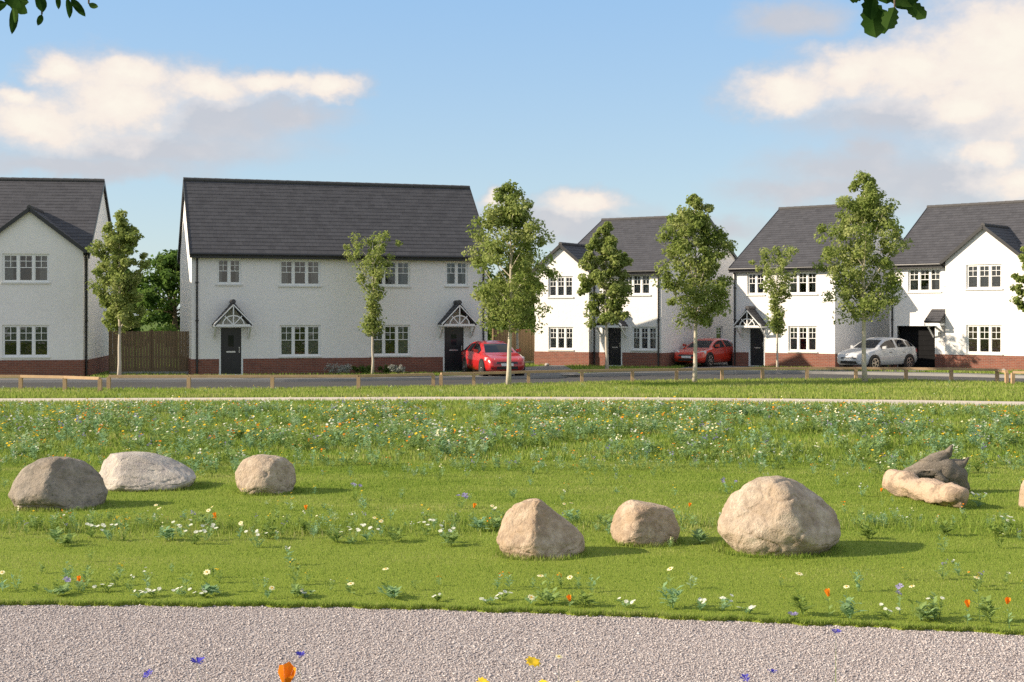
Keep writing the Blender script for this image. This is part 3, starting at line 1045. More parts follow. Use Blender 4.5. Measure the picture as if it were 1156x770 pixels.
build_houses()
drive([(-0.9, 58.0), (3.0, 59.3), (2.6, 72), (-1.6, 64)])
drive([(6.9, 63.5), (10.6, 64.9), (15.5, 76), (12.0, 78)])
drive([(13.4, 64.6), (18.4, 62.6), (21.3, 66.5), (17.0, 70.5)])



# ------------------------------------------------------------------ fences
def knee_rail(pts, label, group='knee rail fences along the road', h=.47, end0=True, rail_breaks=2):
    p0 = Vector((*pts[0], 0))
    root = empty('knee_rail_fence', p0)
    tag(root, label, 'fence', group)
    for i, (x, y) in enumerate(pts):
        m = MB()
        lx, ly = x - p0.x, y - p0.y
        w = .06
        z1 = h - .02
        m.hexa([(lx - w, ly - w, -.06), (lx + w, ly - w, -.06), (lx + w, ly + w, -.06), (lx - w, ly + w, -.06),
                (lx - w, ly - w, z1), (lx + w, ly - w, z1), (lx + w, ly + w, z1), (lx - w, ly + w, z1)])
        m.build('post', M['rail_timber'], root)
    for (a, b) in zip(pts[:-1], pts[1:]):
        m = MB()
        A = Vector((a[0] - p0.x, a[1] - p0.y, h)); B = Vector((b[0] - p0.x, b[1] - p0.y, h))
        d = (B - A).normalized() * .004
        m.bar(A + d, B - d, .11, .09)
        m.build('rail', M['rail_timber'], root)


def dens(pts, step):
    out = []
    for a, b in zip(pts[:-1], pts[1:]):
        n = max(1, round(math.dist(a, b) / step))
        out += [(a[0] + (b[0] - a[0]) * i / n, a[1] + (b[1] - a[1]) * i / n) for i in range(n)]
    return out + [pts[-1]]


knee_rail(dens([(-34, 47.2), (-16.6, 47.0)], 2.6) + [(-14.9, 46.35), (-13.45, 45.4)], 'low timber knee rail at far left, its end turned towards the green')
knee_rail([(-13.6, 46.9), (-10.9, 46.9), (-8.1, 47.0), (-5.2, 47.1), (-2.75, 48.6)], 'low timber knee rail in front of the wide grey-white house')
knee_rail([(-2.5, 48.9), (-1.36, 49.4), (0.6, 50.7), (2.6, 51.7), (4.55, 52.5), (6.25, 52.8), (8.1, 53.6), (9.75, 54.1), (11.5, 54.2), (13.4, 54.2), (15.3, 54.0), (16.9, 53.5), (18.35, 52.6), (18.0, 50.6)],
          'long low timber knee rail past the red and silver cars, cornering at its right end')
knee_rail([(18.15, 50.4), (20.2, 49.1), (22.6, 47.4), (25, 45.5), (27.5, 43.5)], 'short low timber knee rail leaving the frame at the right')


def board_fence(p0, p1, h, label):
    root = empty('board_fence', (p0[0], p0[1], 0), math.atan2(p1[1] - p0[1], p1[0] - p0[0]))
    tag(root, label, 'fence', 'close boarded garden fences')
    L = math.dist(p0, p1)
    m = MB()
    n = int(L / .125)
    for i in range(n):
        x = i * L / n
        dz = random.uniform(-.015, .015)
        m.hexa([(x + .004, 0, .12), (x + .118, .012, .12), (x + .118, .03, .12), (x + .004, .018, .12),
                (x + .004, 0, h + dz), (x + .118, .012, h + dz), (x + .118, .03, h + dz), (x + .004, .018, h + dz)])
    m.build('boards', M['fence_board'], root)
    k = max(1, round(L / 1.9))
    for i in range(k + 1):
        x = L * i / k
        q = MB(); q.box(x - .05, x + .05, .035, .135, -.05, h + .06); q.build('post', M['fence_board'], root)
    g = MB(); g.box(0, L, -.004, .03, 0, .115); g.build('gravel_board', M['concrete_kerb'], root)


board_fence((-17.3, 59.8), (-13.75, 59.95), 1.86, 'brown close-boarded fence between the far left house and the wide grey-white house')
board_fence((-0.9, 71.5), (1.2, 74.0), 1.8, 'brown close-boarded fence behind the red car by the white gabled house')


# ------------------------------------------------------------------ trees
def leaf_cloud(centres, radii, n_each, size, rng, flat=.8):
    """returns verts, quads, tint for many little rhombic leaves"""
    cs = np.repeat(np.asarray(centres, float), n_each, 0)
    rs = np.repeat(np.asarray(radii, float), n_each)
    N = len(cs)
    d = rng.normal(size=(N, 3)); d /= np.linalg.norm(d, axis=1)[:, None]
    rad = rs * rng.random(N) ** .45
    p = cs + d * rad[:, None] * np.array([1, 1, flat])
    # leaf plane: two random vectors, normals tending up and outward
    nrm = d * .6 + rng.normal(size=(N, 3)) * .6 + np.array([0, 0, .5]); nrm /= np.linalg.norm(nrm, axis=1)[:, None]
    t = rng.normal(size=(N, 3)); t -= nrm * (t * nrm).sum(1)[:, None]; t /= np.linalg.norm(t, axis=1)[:, None]
    b = np.cross(nrm, t)
    s = size * rng.uniform(.6, 1.3, N)
    a_ = t * s[:, None]; b_ = b * (s * .62)[:, None]
    fold = nrm * (s * .18)[:, None]
    V = np.stack([p - a_, p + b_ + fold, p + a_, p - b_ + fold], 1).reshape(-1, 3)
    F = np.arange(N * 4).reshape(-1, 4)
    # one value per clump plus one per leaf: clumps and single leaves differ in tone at random
    tint = np.clip(np.repeat(rng.random(len(centres)), n_each) * .5 + rng.random(N) * .5, 0, 1)
    return V, F, tint


def young_tree(name, X, Y, H, z0, wid, seed, label, n=74, each=96, leaf=.066, group='young birch trees along the green', bark='birch_bark', mat='tree_leaf', rt=.075, prof=None, gap=0.0):
    """slender tree: pale stem, ascending limbs, narrow crown of leaf clumps; z0 = height where the crown starts; wid = crown width"""
    rng = np.random.default_rng(seed)
    root = empty(name, (X, Y, 0))
    tag(root, label, 'tree', group)
    m = MB()
    K = 10
    bx, by = rng.normal(0, .05, 2)
    path = []
    for i in range(K + 1):
        u = i / K
        path.append(Vector((bx * math.sin(u * 3) + rng.normal(0, .012) * (i > 0), by * math.sin(u * 2.5) + rng.normal(0, .012) * (i > 0), u * H * .93 - (.05 if i == 0 else 0))))
    m.tube(path, [rt * (1.25 if i == 0 else 1) * (1 - .88 * (i / K) ** .9) + .006 for i in range(K + 1)], 9)

    def on(zz):
        u = min(max(zz / (H * .93), 0), 1) * K
        i = min(int(u), K - 1)
        return path[i].lerp(path[i + 1], u - i)
    prof = prof or (lambda u: (math.sin(math.pi * min(1, u * .86 + .13)) ** .8))
    cs, rs = [], []
    nl = 20
    for i in range(nl):
        zz = z0 * .93 + (H * .86 - z0 * .93) * (i + rng.random() * .6) / nl
        az = i * 2.4 + rng.normal(0, .4)
        u = (zz - z0) / (H - z0)
        r = wid / 2 * prof(max(0, min(1, u + .16))) * rng.uniform(.55, .95)
        s = on(zz)
        e = s + Vector((math.cos(az) * r, math.sin(az) * r, r * rng.uniform(.9, 1.5)))
        e.z = min(e.z, H * .98)
        mid = s.lerp(e, .5) + Vector((0, 0, -.05 * r))
        r0 = max(.012, rt * .42 * (1 - u * .7))
        m.tube([s, mid, e], [r0, r0 * .6, .005], 5, cap=False)
        for q in (.55, .8, 1.0):
            c = s.lerp(e, q)
            cs.append(c + Vector(rng.normal(0, .06 * wid / 2, 3))); rs.append(rng.uniform(.16, .30) * wid / 2.2)
    for i in range(n):
        u = (i + rng.random()) / n
        zz = z0 + (H - z0) * u
        az = rng.random() * 6.283
        r = wid / 2 * prof(u) * rng.uniform(.12, 1.06)
        c = on(min(zz, H * .93)); c = Vector((c.x + math.cos(az) * r, c.y + math.sin(az) * r, zz))
        if gap and rng.random() < gap:
            continue
        cs.append(c); rs.append(rng.uniform(.18, .36) * wid / 2.0 * (1 - .45 * u) * rng.choice([.7, 1, 1.15]))
    m.build('trunk', M[bark], root, smooth=True)
    V, F, t = leaf_cloud([tuple(c) for c in cs], rs, each, leaf, rng)
    np_mesh('crown', V, F, M[mat], tint=t, parent=root)
    return root


G1 = 'young trees on the verge and in the front gardens'
young_tree('young_tree', -15.82, 56.0, 6.65, 2.0, 2.5, 1, 'young pale-trunked tree by the far left house, before the brown board fence', leaf=.075, group=G1)
young_tree('young_tree', -5.92, 59.0, 6.05, 1.75, 2.7, 2, 'thin sparse young tree against the wide grey-white house wall', n=44, each=60, leaf=.06, group=G1, rt=.055, gap=.15,
           prof=lambda u: (.55 + .45 * math.cos((u - .75) * 6.5)) if u < .92 else .5)
young_tree('young_tree', -0.13, 49.68, 7.15, 2.1, 3.25, 3, 'full leafy young tree on the verge before the red car at the wide house', n=108, each=108, leaf=.062, group=G1, rt=.085)
young_tree('young_tree', 0.29, 66.0, 5.5, 2.2, 2.0, 4, 'pale-trunked young tree by the board fence, half hidden by the red car', leaf=.08, group=G1)
young_tree('young_tree', 4.25, 62.3, 6.7, 2.15, 2.5, 5, 'narrow young tree before the black door of the white gabled house', leaf=.08, group=G1, prof=lambda u: (math.sin(math.pi * min(1, u * .8 + .2)) ** .7))
young_tree('young_tree', 6.78, 51.64, 6.95, 2.25, 3.0, 6, 'leafy young tree on the verge in front of the second red car', n=100, each=108, leaf=.062, group=G1, rt=.08)
young_tree('young_tree', 12.31, 64.5, 5.65, 1.75, 2.5, 7, 'small sparse young tree in front of the narrow white house', n=44, each=60, leaf=.062, group=G1, rt=.05, gap=.15,
           prof=lambda u: (.55 + .45 * math.cos((u - .75) * 6.5)) if u < .92 else .5)
young_tree('young_tree', 13.21, 52.0, 7.75, 2.5, 3.4, 8, 'tallest young tree, pale trunk rising in front of the silver car', n=110, each=108, leaf=.062, group=G1, rt=.09)
young_tree('young_tree', 22.05, 58.4, 5.9, 2.5, 1.9, 9, 'young tree cut by the right edge beside the front gable', leaf=.075, group=G1)


def bushy_tree(X, Y, H, wid, seed, label, n=110, each=70, leaf=.16, base=.12):
    rng = np.random.default_rng(seed)
    root = empty('dense_tree', (X, Y, 0))
    tag(root, label, 'tree', 'dense dark trees behind the garden fences')
    m = MB()
    m.tube([(0, 0, -.05), (.05, 0, H * .3), (0, .05, H * .62)], [.2, .16, .08], 9)
    cs, rs = [], []
    for i in range(n):
        u = rng.random() ** .8
        zz = H * (base + (1 - base) * u) * .96
        r = wid / 2 * math.sin(math.pi * min(1, u * .72 + .26)) ** .6 * math.sqrt(rng.random())
        a = rng.random() * 6.283
        cs.append((math.cos(a) * r, math.sin(a) * r, zz)); rs.append(rng.uniform(.35, .75))
        if i % 6 == 0:
            m.tube([(0, 0, H * .25 + zz * .3), (math.cos(a) * r * .5, math.sin(a) * r * .5, zz * .85), cs[-1]], [.06, .04, .01], 5, cap=False)
    m.build('trunk', M['brown_bark'], root, smooth=True)
    V, F, t = leaf_cloud(cs, rs, each, leaf, rng)
    np_mesh('crown', V, F, M['dark_leaf'], tint=t, parent=root)


bushy_tree(-20.4, 84.0, 6.4, 5.2, 31, 'dense dark tree behind the fence, rising above the board fence gap at left')
bushy_tree(-24.6, 86.0, 5.9, 4.6, 32, 'dense dark tree hidden mostly by the far left house')
bushy_tree(2.2, 92.0, 6.2, 4.6, 33, 'dense dark tree behind the fence left of the white gabled house')
bushy_tree(-1.9, 95.0, 5.6, 4.6, 34, 'dense dark tree peeping out beside the wide house corner')


# ------------------------------------------------------------------ garden shrubs before the wide house
def shrub(X, Y, w, h, mat, seed, label):
    rng = np.random.default_rng(seed)
    root = empty('garden_shrub', (X, Y, 0))
    tag(root, label, 'shrub', 'low shrubs at the foot of the wide house')
    m = MB()
    for i in range(9):
        a = rng.random() * 6.28
        r = rng.uniform(.3, .9) * w / 2
        m.tube([(0, 0, -.02), (math.cos(a) * r * .5, math.sin(a) * r * .3, h * .5), (math.cos(a) * r, math.sin(a) * r * .5, h * .8)], [.012, .009, .004], 5, cap=False)
    m.build('stem', M['brown_bark'], root)
    cs = [(rng.uniform(-.5, .5) * w, rng.uniform(-.25, .25) * w, rng.uniform(.25, .85) * h) for _ in range(26)]
    V, F, t = leaf_cloud(cs, [.1 * (w + .3)] * 26, 46, .032, rng)
    np_mesh('foliage', V, F, M[mat], tint=t, parent=root)


shrub(-7.5, 59.6, 1.15, .46, 'shrub_pale', 41, 'pale grey-white low shrub at the brick plinth, left of the thin tree')
shrub(-6.35, 60.05, 1.0, .40, 'dark_leaf', 42, 'dark green low shrub at the foot of the thin tree, left side')
shrub(-5.35, 60.3, .8, .38, 'dark_leaf', 43, 'dark green low shrub at the foot of the thin tree, right side')
shrub(-4.95, 59.7, .6, .45, 'shrub_pale', 44, 'pale grey-white small shrub at the brick plinth, right of the thin tree')


# ------------------------------------------------------------------ cars
def car(X, Y, heading, paint, label, Lc=4.2, Wc=1.80, Hc=1.48, style='hatch', z=-.0):
    """heading: direction the nose points (x,y)"""
    root = empty('parked_car', (X, Y, z), math.atan2(heading[1], heading[0]))
    tag(root, label, 'car', 'cars parked by the houses')
    h = Lc / 2
    sc = lambda *p: [(x * Lc / 4.2, zz * Hc / 1.48) for x, zz in p]
    # side silhouettes (x from nose +2.1 to tail -2.1)
    top = sc((2.1, .50), (2.06, .66), (1.95, .76), (1.6, .86), (1.15, .94), (1.0, .97), (.75, 1.12), (.45, 1.29), (.2, 1.40), (-.1, 1.465), (-.5, 1.48), (-1.0, 1.45), (-1.4, 1.37), (-1.7, 1.22), (-1.92, 1.0), (-2.04, .85), (-2.1, .55))
    belt = sc((2.1, .49), (2.06, .64), (1.95, .73), (1.6, .82), (1.15, .90), (1.0, .92), (.0, .95), (-1.0, .99), (-1.7, 1.02), (-1.92, .94), (-2.04, .80), (-2.1, .52))
    low = sc((2.1, .34), (2.0, .24), (1.7, .2), (0, .2), (-1.7, .22), (-2.0, .28), (-2.1, .36))
    wid = sc((2.1, .0), (2.0, .0), (0, 0))
    wx = [(2.1, .58), (2.05, .72), (1.9, .81), (1.6, .87), (1.2, .90), (0, .90), (-1.4, .90), (-1.8, .87), (-2.0, .80), (-2.1, .68)]
    rx = [(2.1, .5), (1.2, .76), (1.0, .77), (.6, .68), (.2, .60), (-.5, .585), (-1.3, .58), (-1.7, .63), (-2.1, .6)]
    I = lambda tab, x: float(np.interp(-x, [-p[0] * (Lc / 4.2 if tab in (wx, rx) else 1) for p in tab], [p[1] for p in tab]))
    xs = sorted(set(list(np.linspace(h, -h, 57)) + [h - .02, h - .06, -h + .02, -h + .06]), reverse=True)
    rings = []
    for x in xs:
        zt, zb, zl, w, r = I(top, x), I(belt, x), I(low, x), I(wx, x) * Wc / 1.8, I(rx, x) * Wc / 1.8
        r = min(r, w - .03)
        if zt - zb < .1:
            r = w * .86
        zb = min(zb, zt - .015)
        half = [(0, zl), (w * .8, zl), (w * .96, zl + .06), (w, zl + (zb - zl) * .35), (w * .995, zl + (zb - zl) * .62), (w * .985, zl + (zb - zl) * .72), (w * .955, zb),
                (w * .955 + (r - w * .955) * .06, zb + (zt - zb) * .08), (r + (w * .955 - r) * .12, zb + (zt - zb) * .78), (r, zb + (zt - zb) * .88), (r * .82, zb + (zt - zb) * .965), (r * .45, zt - .004), (0, zt)]
        rings.append([(x, y, zz) for y, zz in half])
    nP = len(rings[0])
    body = MB()
    from collections import defaultdict
    glass = defaultdict(MB)
    A = Lc / 4.2
    for i in range(len(xs) - 1):
        xm = (xs[i] + xs[i + 1]) / 2 / A
        for sg in (1, -1):
            for k in range(nP - 1):
                q = [rings[i][k], rings[i][k + 1], rings[i + 1][k + 1], rings[i + 1][k]]
                q = [(a, b * sg, c) for a, b, c in q]
                if sg > 0:
                    q = q[::-1]
                dst = body
                if k == 7 and -1.62 < xm < .78 and not (-.42 < xm < -.30) and not (-1.2 < xm < -1.12):
                    dst = glass[('side_window', sg, 0 if xm > -.36 else 1 if xm > -1.16 else 2)]
                elif k >= 10 and .30 < xm < .98:
                    dst = glass[('windscreen',)]
                elif k >= 10 and -1.92 < xm < -1.5:
                    dst = glass[('rear_window',)]
                dst.face(q)
    for e, rg in ((0, rings[0]), (1, rings[-1])):
        p = rg + [(a, -b, c) for a, b, c in rg[::-1]][1:-1]
        body.face(p if e else p[::-1])
    bo = body.build('body', M[paint], root, smooth=True)
    try:
        bo.data.shade_smooth()
    except Exception:
        pass
    # join coincident points so that shading is smooth
    import bmesh
    for o in (bo,):
        bm = bmesh.new(); bm.from_mesh(o.data); bmesh.ops.remove_doubles(bm, verts=bm.verts, dist=.0005)
        bmesh.ops.recalc_face_normals(bm, faces=bm.faces); bm.to_mesh(o.data); bm.free()
    for key, mb in glass.items():
        mb.build(key[0], M['car_glass'], root, smooth=True)
    # wheels
    wr = .33
    for fx in (1.30 * A, -1.26 * A):
        for sg in (1, -1):
            yo = sg * Wc / 2
            ar = MB(); ar.tube([(fx, yo - sg * .25, wr + .01), (fx, yo + sg * .006, wr + .01)], wr + .065, 28)
            ar.build('wheel_arch', M['black_plastic'], root)
            t = MB()
            t.tube([(fx, yo - sg * .2, wr), (fx, yo + sg * .0, wr), (fx, yo + sg * .022, wr)], [wr, wr, wr - .03], 28)
            wo = t.build('wheel', M['tyre_rubber'], root)
            rm = MB()
            rm.tube([(fx, yo + sg * .02, wr), (fx, yo + sg * .027, wr)], [.07, .06], 14)
            for s5 in range(5):
                a = s5 * 1.2566
                rm.bar((fx + math.cos(a) * .04, yo + sg * .026, wr + math.sin(a) * .04), (fx + math.cos(a) * .21, yo + sg * .026, wr + math.sin(a) * .21), .06, .012, (0, 1, 0))
            n = 24
            for j in range(n):
                a0, a1 = 2 * math.pi * j / n, 2 * math.pi * (j + 1) / n
                P = lambda a, r, y: (fx + math.cos(a) * r, y, wr + math.sin(a) * r)
                rm.face([P(a0, .20, yo + sg * .028), P(a1, .20, yo + sg * .028), P(a1, .235, yo + sg * .028), P(a0, .235, yo + sg * .028)])
            rm.build('rim', M['brushed_steel'], wo)
    # nose details
    nx = h
    g = MB()
    g.hexa([(nx - .20, -.55, .30), (nx - .20, .55, .30), (nx - .0, .48, .30), (nx - .0, -.48, .30), (nx - .2, -.5, .43), (nx - .2, .5, .43), (nx + .012, .44, .42), (nx + .012, -.44, .42)])
    g.build('lower_grille', M['black_plastic'], root)
    g = MB()
    g.hexa([(nx - .2, -.5, .53), (nx - .2, .5, .53), (nx + .008, .46, .53), (nx + .008, -.46, .53), (nx - .2, -.5, .62), (nx - .2, .5, .62), (nx - .03, .44, .615), (nx - .03, -.44, .615)])
    g.build('grille', M['black_plastic'], root)
    p = MB(); p.box(nx - .02, nx + .024, -.26, .26, .44, .55)
    p.build('number_plate', M['plate_white'], root)
    for sg in (1, -1):
        l = MB()
        l.hexa([(1.52 * A, sg * .83, .70), (1.98 * A, sg * .50, .62), (2.0 * A, sg * .50, .62), (1.70 * A, sg * .87, .67),
                (1.46 * A, sg * .80, .82), (1.90 * A, sg * .50, .745), (1.99 * A, sg * .50, .735), (1.72 * A, sg * .862, .80)])
        l.build('headlight', M['lamp_lens'], root)
        f = MB(); f.hexa([(nx - .25, sg * .58, .33), (nx - .2, sg * .76, .33), (nx - .05, sg * .68, .33), (nx - .02, sg * .56, .33), (nx - .25, sg * .58, .42), (nx - .2, sg * .76, .42), (nx - .035, sg * .68, .42), (nx - .005, sg * .56, .42)])
        f.build('fog_lamp', M['black_plastic'] if paint != 'paint_silver' else M['lamp_lens'], root)
        mi = MB()
        mi.hexa([(.72 * A, sg * .86, .98), (.60 * A, sg * .86, .98), (.58 * A, sg * 1.02, .99), (.68 * A, sg * 1.03, .99), (.72 * A, sg * .86, 1.09), (.6 * A, sg * .86, 1.09), (.58 * A, sg * 1.02, 1.13), (.68 * A, sg * 1.03, 1.12)])
        mi.build('wing_mirror', M[paint], root)
        tl = MB(); tl.hexa([(-1.86 * A, sg * .80, .80), (-2.06 * A, sg * .60, .80), (-2.07 * A, sg * .64, .80), (-1.9 * A, sg * .86, .80), (-1.84 * A, sg * .78, .95), (-2.0 * A, sg * .58, .95), (-2.02 * A, sg * .64, .95), (-1.88 * A, sg * .86, .95)])
        tl.build('tail_lamp', M['paint_red'], root)
        for x in (.12, -.88):
            hd = MB()
            hd.box((x - .09) * A, (x + .09) * A, sg * (Wc / 2 - .022) - .02, sg * (Wc / 2 - .022) + .02, .80, .825)
            hd.build('door_handle', M[paint] if paint != 'paint_silver' else M['black_plastic'], root)
    return root


car(-0.82, 59.5, (.30, -.95), 'paint_red', 'deep red hatchback facing the road beside the wide house door', Hc=1.46)
car(9.85, 70.2, (-.60, -.80), 'paint_scarlet', 'bright red car on the drive between the two white houses, behind a verge tree', Hc=1.40, Lc=4.2)
car(17.25, 65.7, (-.80, -.60), 'paint_silver', 'silver hatchback standing in front of the dark garage', Hc=1.52, Lc=4.15)


# ------------------------------------------------------------------ boulders
def icosphere(sub):
    import bmesh
    bm = bmesh.new()
    bmesh.ops.create_icosphere(bm, subdivisions=sub, radius=1)
    bm.verts.ensure_lookup_table()
    v = np.array([x.co for x in bm.verts]); f = np.array([[q.index for q in p.verts] for p in bm.faces])
    bm.free()
    return v, f


ICO = icosphere(6)


def boulder(X, Y, w, d, h, mat, seed, label, cuts=(), taper=.25, skew=0.0, power=.85, rot=0.0, rough=.03, name='boulder', cat='boulder', group='boulders on the lawn', sink=.24):
    """w,d,h in metres; cuts: (normal, offset) planes in unit space that flatten the stone"""
    rng = np.random.default_rng(seed)
    v, f = ICO
    p = np.sign(v) * np.abs(v) ** power
    p /= np.maximum(1e-6, np.abs(p).max(0))
    off = Vector(rng.uniform(-50, 50, 3))
    lo = np.array([mnoise.fractal(Vector(q) * 1.1 + off, 1.0, 2.0, 3) for q in v])
    p = p * (1 + .09 * lo[:, None])
    for n, o in cuts:
        n = np.array(n, float); n /= np.linalg.norm(n)
        s = p @ n - o
        sm_ = .06
        over = sm_ * np.log1p(np.exp(np.clip(s / sm_, -40, 40)))
        p = p - over[:, None] * n * .94
    u = np.clip((p[:, 2] + .25) / 1.25, 0, 1)
    p[:, 0] = p[:, 0] * (1 - taper * u) + skew * u
    p[:, 1] = p[:, 1] * (1 - taper * u)
    hi = np.array([mnoise.fractal(Vector(q) * 3.4 + off * 2, .9, 2.0, 5) for q in v])
    cr = np.array([abs(mnoise.noise(Vector((q[0] * 1.6, q[1] * 1.6, q[2] * 2.6)) + off)) for q in v])
    p = p * (1 + rough * hi[:, None] - .035 * np.exp(-(cr / .03) ** 2)[:, None])
    p[:, 0] *= w / (p[:, 0].max() - p[:, 0].min()); p[:, 0] -= (p[:, 0].max() + p[:, 0].min()) / 2
    p[:, 1] *= d / (p[:, 1].max() - p[:, 1].min())
    p[:, 2] *= h * (1 + sink) / (p[:, 2].max() - p[:, 2].min()); p[:, 2] += h - p[:, 2].max()
    o = np_mesh(name, p, f, M[mat], smooth=True)
    o.location = (X, Y, 0)
    o.rotation_euler = (0, 0, R(rot))
    return tag(o, label, cat, group)


boulder(-5.97, 18.3, 1.19, 1.0, .65, 'boulder_brown', 3, 'grey-brown domed boulder, darkest of the stones, in front of the low whitish one', [((.9, -.75, .35), .58), ((-.5, -.8, .5), .80)], .24, -.04)
boulder(-5.34, 20.3, 1.44, 1.1, .50, 'boulder_white', 5, 'low pale whitish boulder with a flat top behind the grey-brown one', [((.25, -.9, .42), .55), ((-.75, -.6, .3), .70), ((.75, -.1, .75), .60), ((0, 0, 1), .82)], .12, -.12)
boulder(-3.52, 19.8, .86, .8, .53, 'boulder_pink', 8, 'small rounded boulder standing alone right of the whitish flat-topped one', [((.9, -.5, .1), .76), ((-.6, -.7, .35), .82), ((.1, 0, 1), .92)], .10, -.03, .92)
boulder(.30, 14.65, .93, .8, .58, 'boulder_tan', 12, 'rounded cone-shaped tan boulder with a bright left foot', [((.6, -.9, .28), .60), ((-.7, -.75, .42), .68), ((.7, .1, .7), .70), ((-.15, 0, 1), .86)], .40, -.10)
boulder(1.48, 15.4, .77, .66, .46, 'boulder_tan', 17, 'smallest tan boulder, between the cone-shaped and the largest boulder', [((.55, -.85, .12), .70), ((-.9, -.4, .2), .80), ((.25, 0, 1), .84)], .14, -.06, .88)
boulder(2.87, 14.9, 1.33, 1.05, .79, 'boulder_pink', 23, 'largest boulder, broad and domed, in front of the pale log', [((.75, -.6, .28), .76), ((-.7, -.65, .40), .78), ((.6, -.2, .75), .80)], .20, -.03, .92)
boulder(6.83, 17.95, .5, .45, .42, 'boulder_tan', 29, 'pale upright stone cut off by the frame beside the pale log', [((-1, -.2, .1), .7)], .1, 0, .7)


def log_and_root():
    rng = np.random.default_rng(5)
    tlog = ('short pale fallen log lying in front of the grey tree root', 'log')
    pts = [(-.20, .95, .20), (-.12, .66, .165), (.0, .30, .145), (.10, -.05, .145), (.20, -.42, .145), (.26, -.72, .15)]
    m = MB()
    fine = []
    for a, b in zip(pts[:-1], pts[1:]):
        for i in range(6):
            fine.append(Vector(a).lerp(Vector(b), i / 6))
    fine.append(Vector(pts[-1]))
    nf = len(fine)
    m.tube(fine, [(.175 - .0012 * i + rng.normal(0, .005)) * (.80 if i in (0, nf - 1) else .95 if i in (1, nf - 2) else 1) for i in range(nf)], 22)
    for i in range(len(m.v)):
        p = Vector(m.v[i]); q = mnoise.fractal(Vector((p.x * 6, p.y * 2.5, p.z * 6)), .9, 2, 5) * .045
        m.v[i] = (p.x + q, p.y + q * .5, p.z + q)
    o = m.build('fallen_log', M['log_wood'], smooth=True)
    o.location = (5.55, 18.7, 0)
    tag(o, *tlog)
    lab = ('weathered grey tree root with two upright jagged prongs behind the pale log', 'tree root')
    m = MB()
    def limb(pts, rads, n=12):
        fine, fr = [], []
        for k in range(len(pts) - 1):
            for i in range(5):
                fine.append(Vector(pts[k]).lerp(Vector(pts[k + 1]), i / 5)); fr.append(rads[k] + (rads[k + 1] - rads[k]) * i / 5)
        fine.append(Vector(pts[-1])); fr.append(rads[-1])
        m.tube(fine, fr, n)
    limb([(-.50, .12, .12), (-.34, .05, .26), (-.10, .0, .33), (.12, 0, .30), (.30, 0, .22), (.40, .05, .02)], [.06, .10, .15, .19, .17, .13], 16)
    limb([(-.15, .0, .36), (.05, .02, .46), (.20, .03, .55), (.27, .03, .68)], [.12, .11, .065, .012])
    limb([(.15, .02, .32), (.32, .02, .36), (.42, .03, .41), (.50, .03, .50)], [.14, .10, .055, .012])
    limb([(-.42, -.05, .10), (-.30, -.10, .28), (-.05, -.14, .30), (.12, -.16, .16)], [.04, .055, .06, .05])
    limb([(.0, 0, .25), (-.15, -.05, .08), (-.2, -.05, -.05)], [.12, .1, .08])
    limb([(.2, 0, .25), (.22, -.1, .08), (.22, -.12, -.05)], [.14, .1, .08])
    for i in range(len(m.v)):
        p = Vector(m.v[i]); q = mnoise.fractal(Vector((p.x * 5, p.y * 5, p.z * 9)), .9, 2, 4) * .035
        m.v[i] = (p.x + q, p.y + q, p.z + q * .6)
    o = m.build('tree_root', M['weathered_root'], smooth=True)
    o.location = (6.0, 19.75, 0)
    tag(o, *lab)


log_and_root()


# ------------------------------------------------------------------ grass, meadow, gravel: uncountable masses
def blades(name, n, region, size, rng, mat='grass_blade', z=0.0, lean=.5, width=.09, tintb=0.0):
    """region(n) -> x,y ; size (lo,hi) function of y"""
    x, y = region(n)
    N = len(x)
    hgt = size(y) * rng.uniform(.6, 1.35, N)
    w = hgt * width * rng.uniform(.7, 1.3, N)
    a = rng.random(N) * 6.283
    la = rng.random(N) * 6.283
    l = hgt * lean * rng.random(N)
    base = np.stack([x, y, np.full(N, z - .006)], 1)
    sx, sy = np.cos(a) * w, np.sin(a) * w
    v0 = base + np.stack([-sx, -sy, np.zeros(N)], 1)
    v1 = base + np.stack([sx, sy, np.zeros(N)], 1)
    v2 = base + np.stack([np.cos(la) * l, np.sin(la) * l, hgt], 1)
    V = np.stack([v0, v1, v2], 1).reshape(-1, 3)
    F = np.arange(N * 3).reshape(-1, 3)
    return V, F, np.clip(rng.random(N) + tintb, 0, 1)


def trapezoid(y0f, y1f, rng, margin=1.6, k=.47):
    def reg(n):
        out_x, out_y = [], []
        got = 0
        while got < n:
            y = rng.uniform(y0f[0], y1f[1], n)
            x = rng.uniform(-1, 1, n) * (k * y1f[1] + margin)
            ok = (np.abs(x) < k * y + margin) & (y > y0f[1](x)) & (y < y1f[0](x))
            out_x.append(x[ok]); out_y.append(y[ok]); got += ok.sum()
        return np.concatenate(out_x)[:n], np.concatenate(out_y)[:n]
    return reg


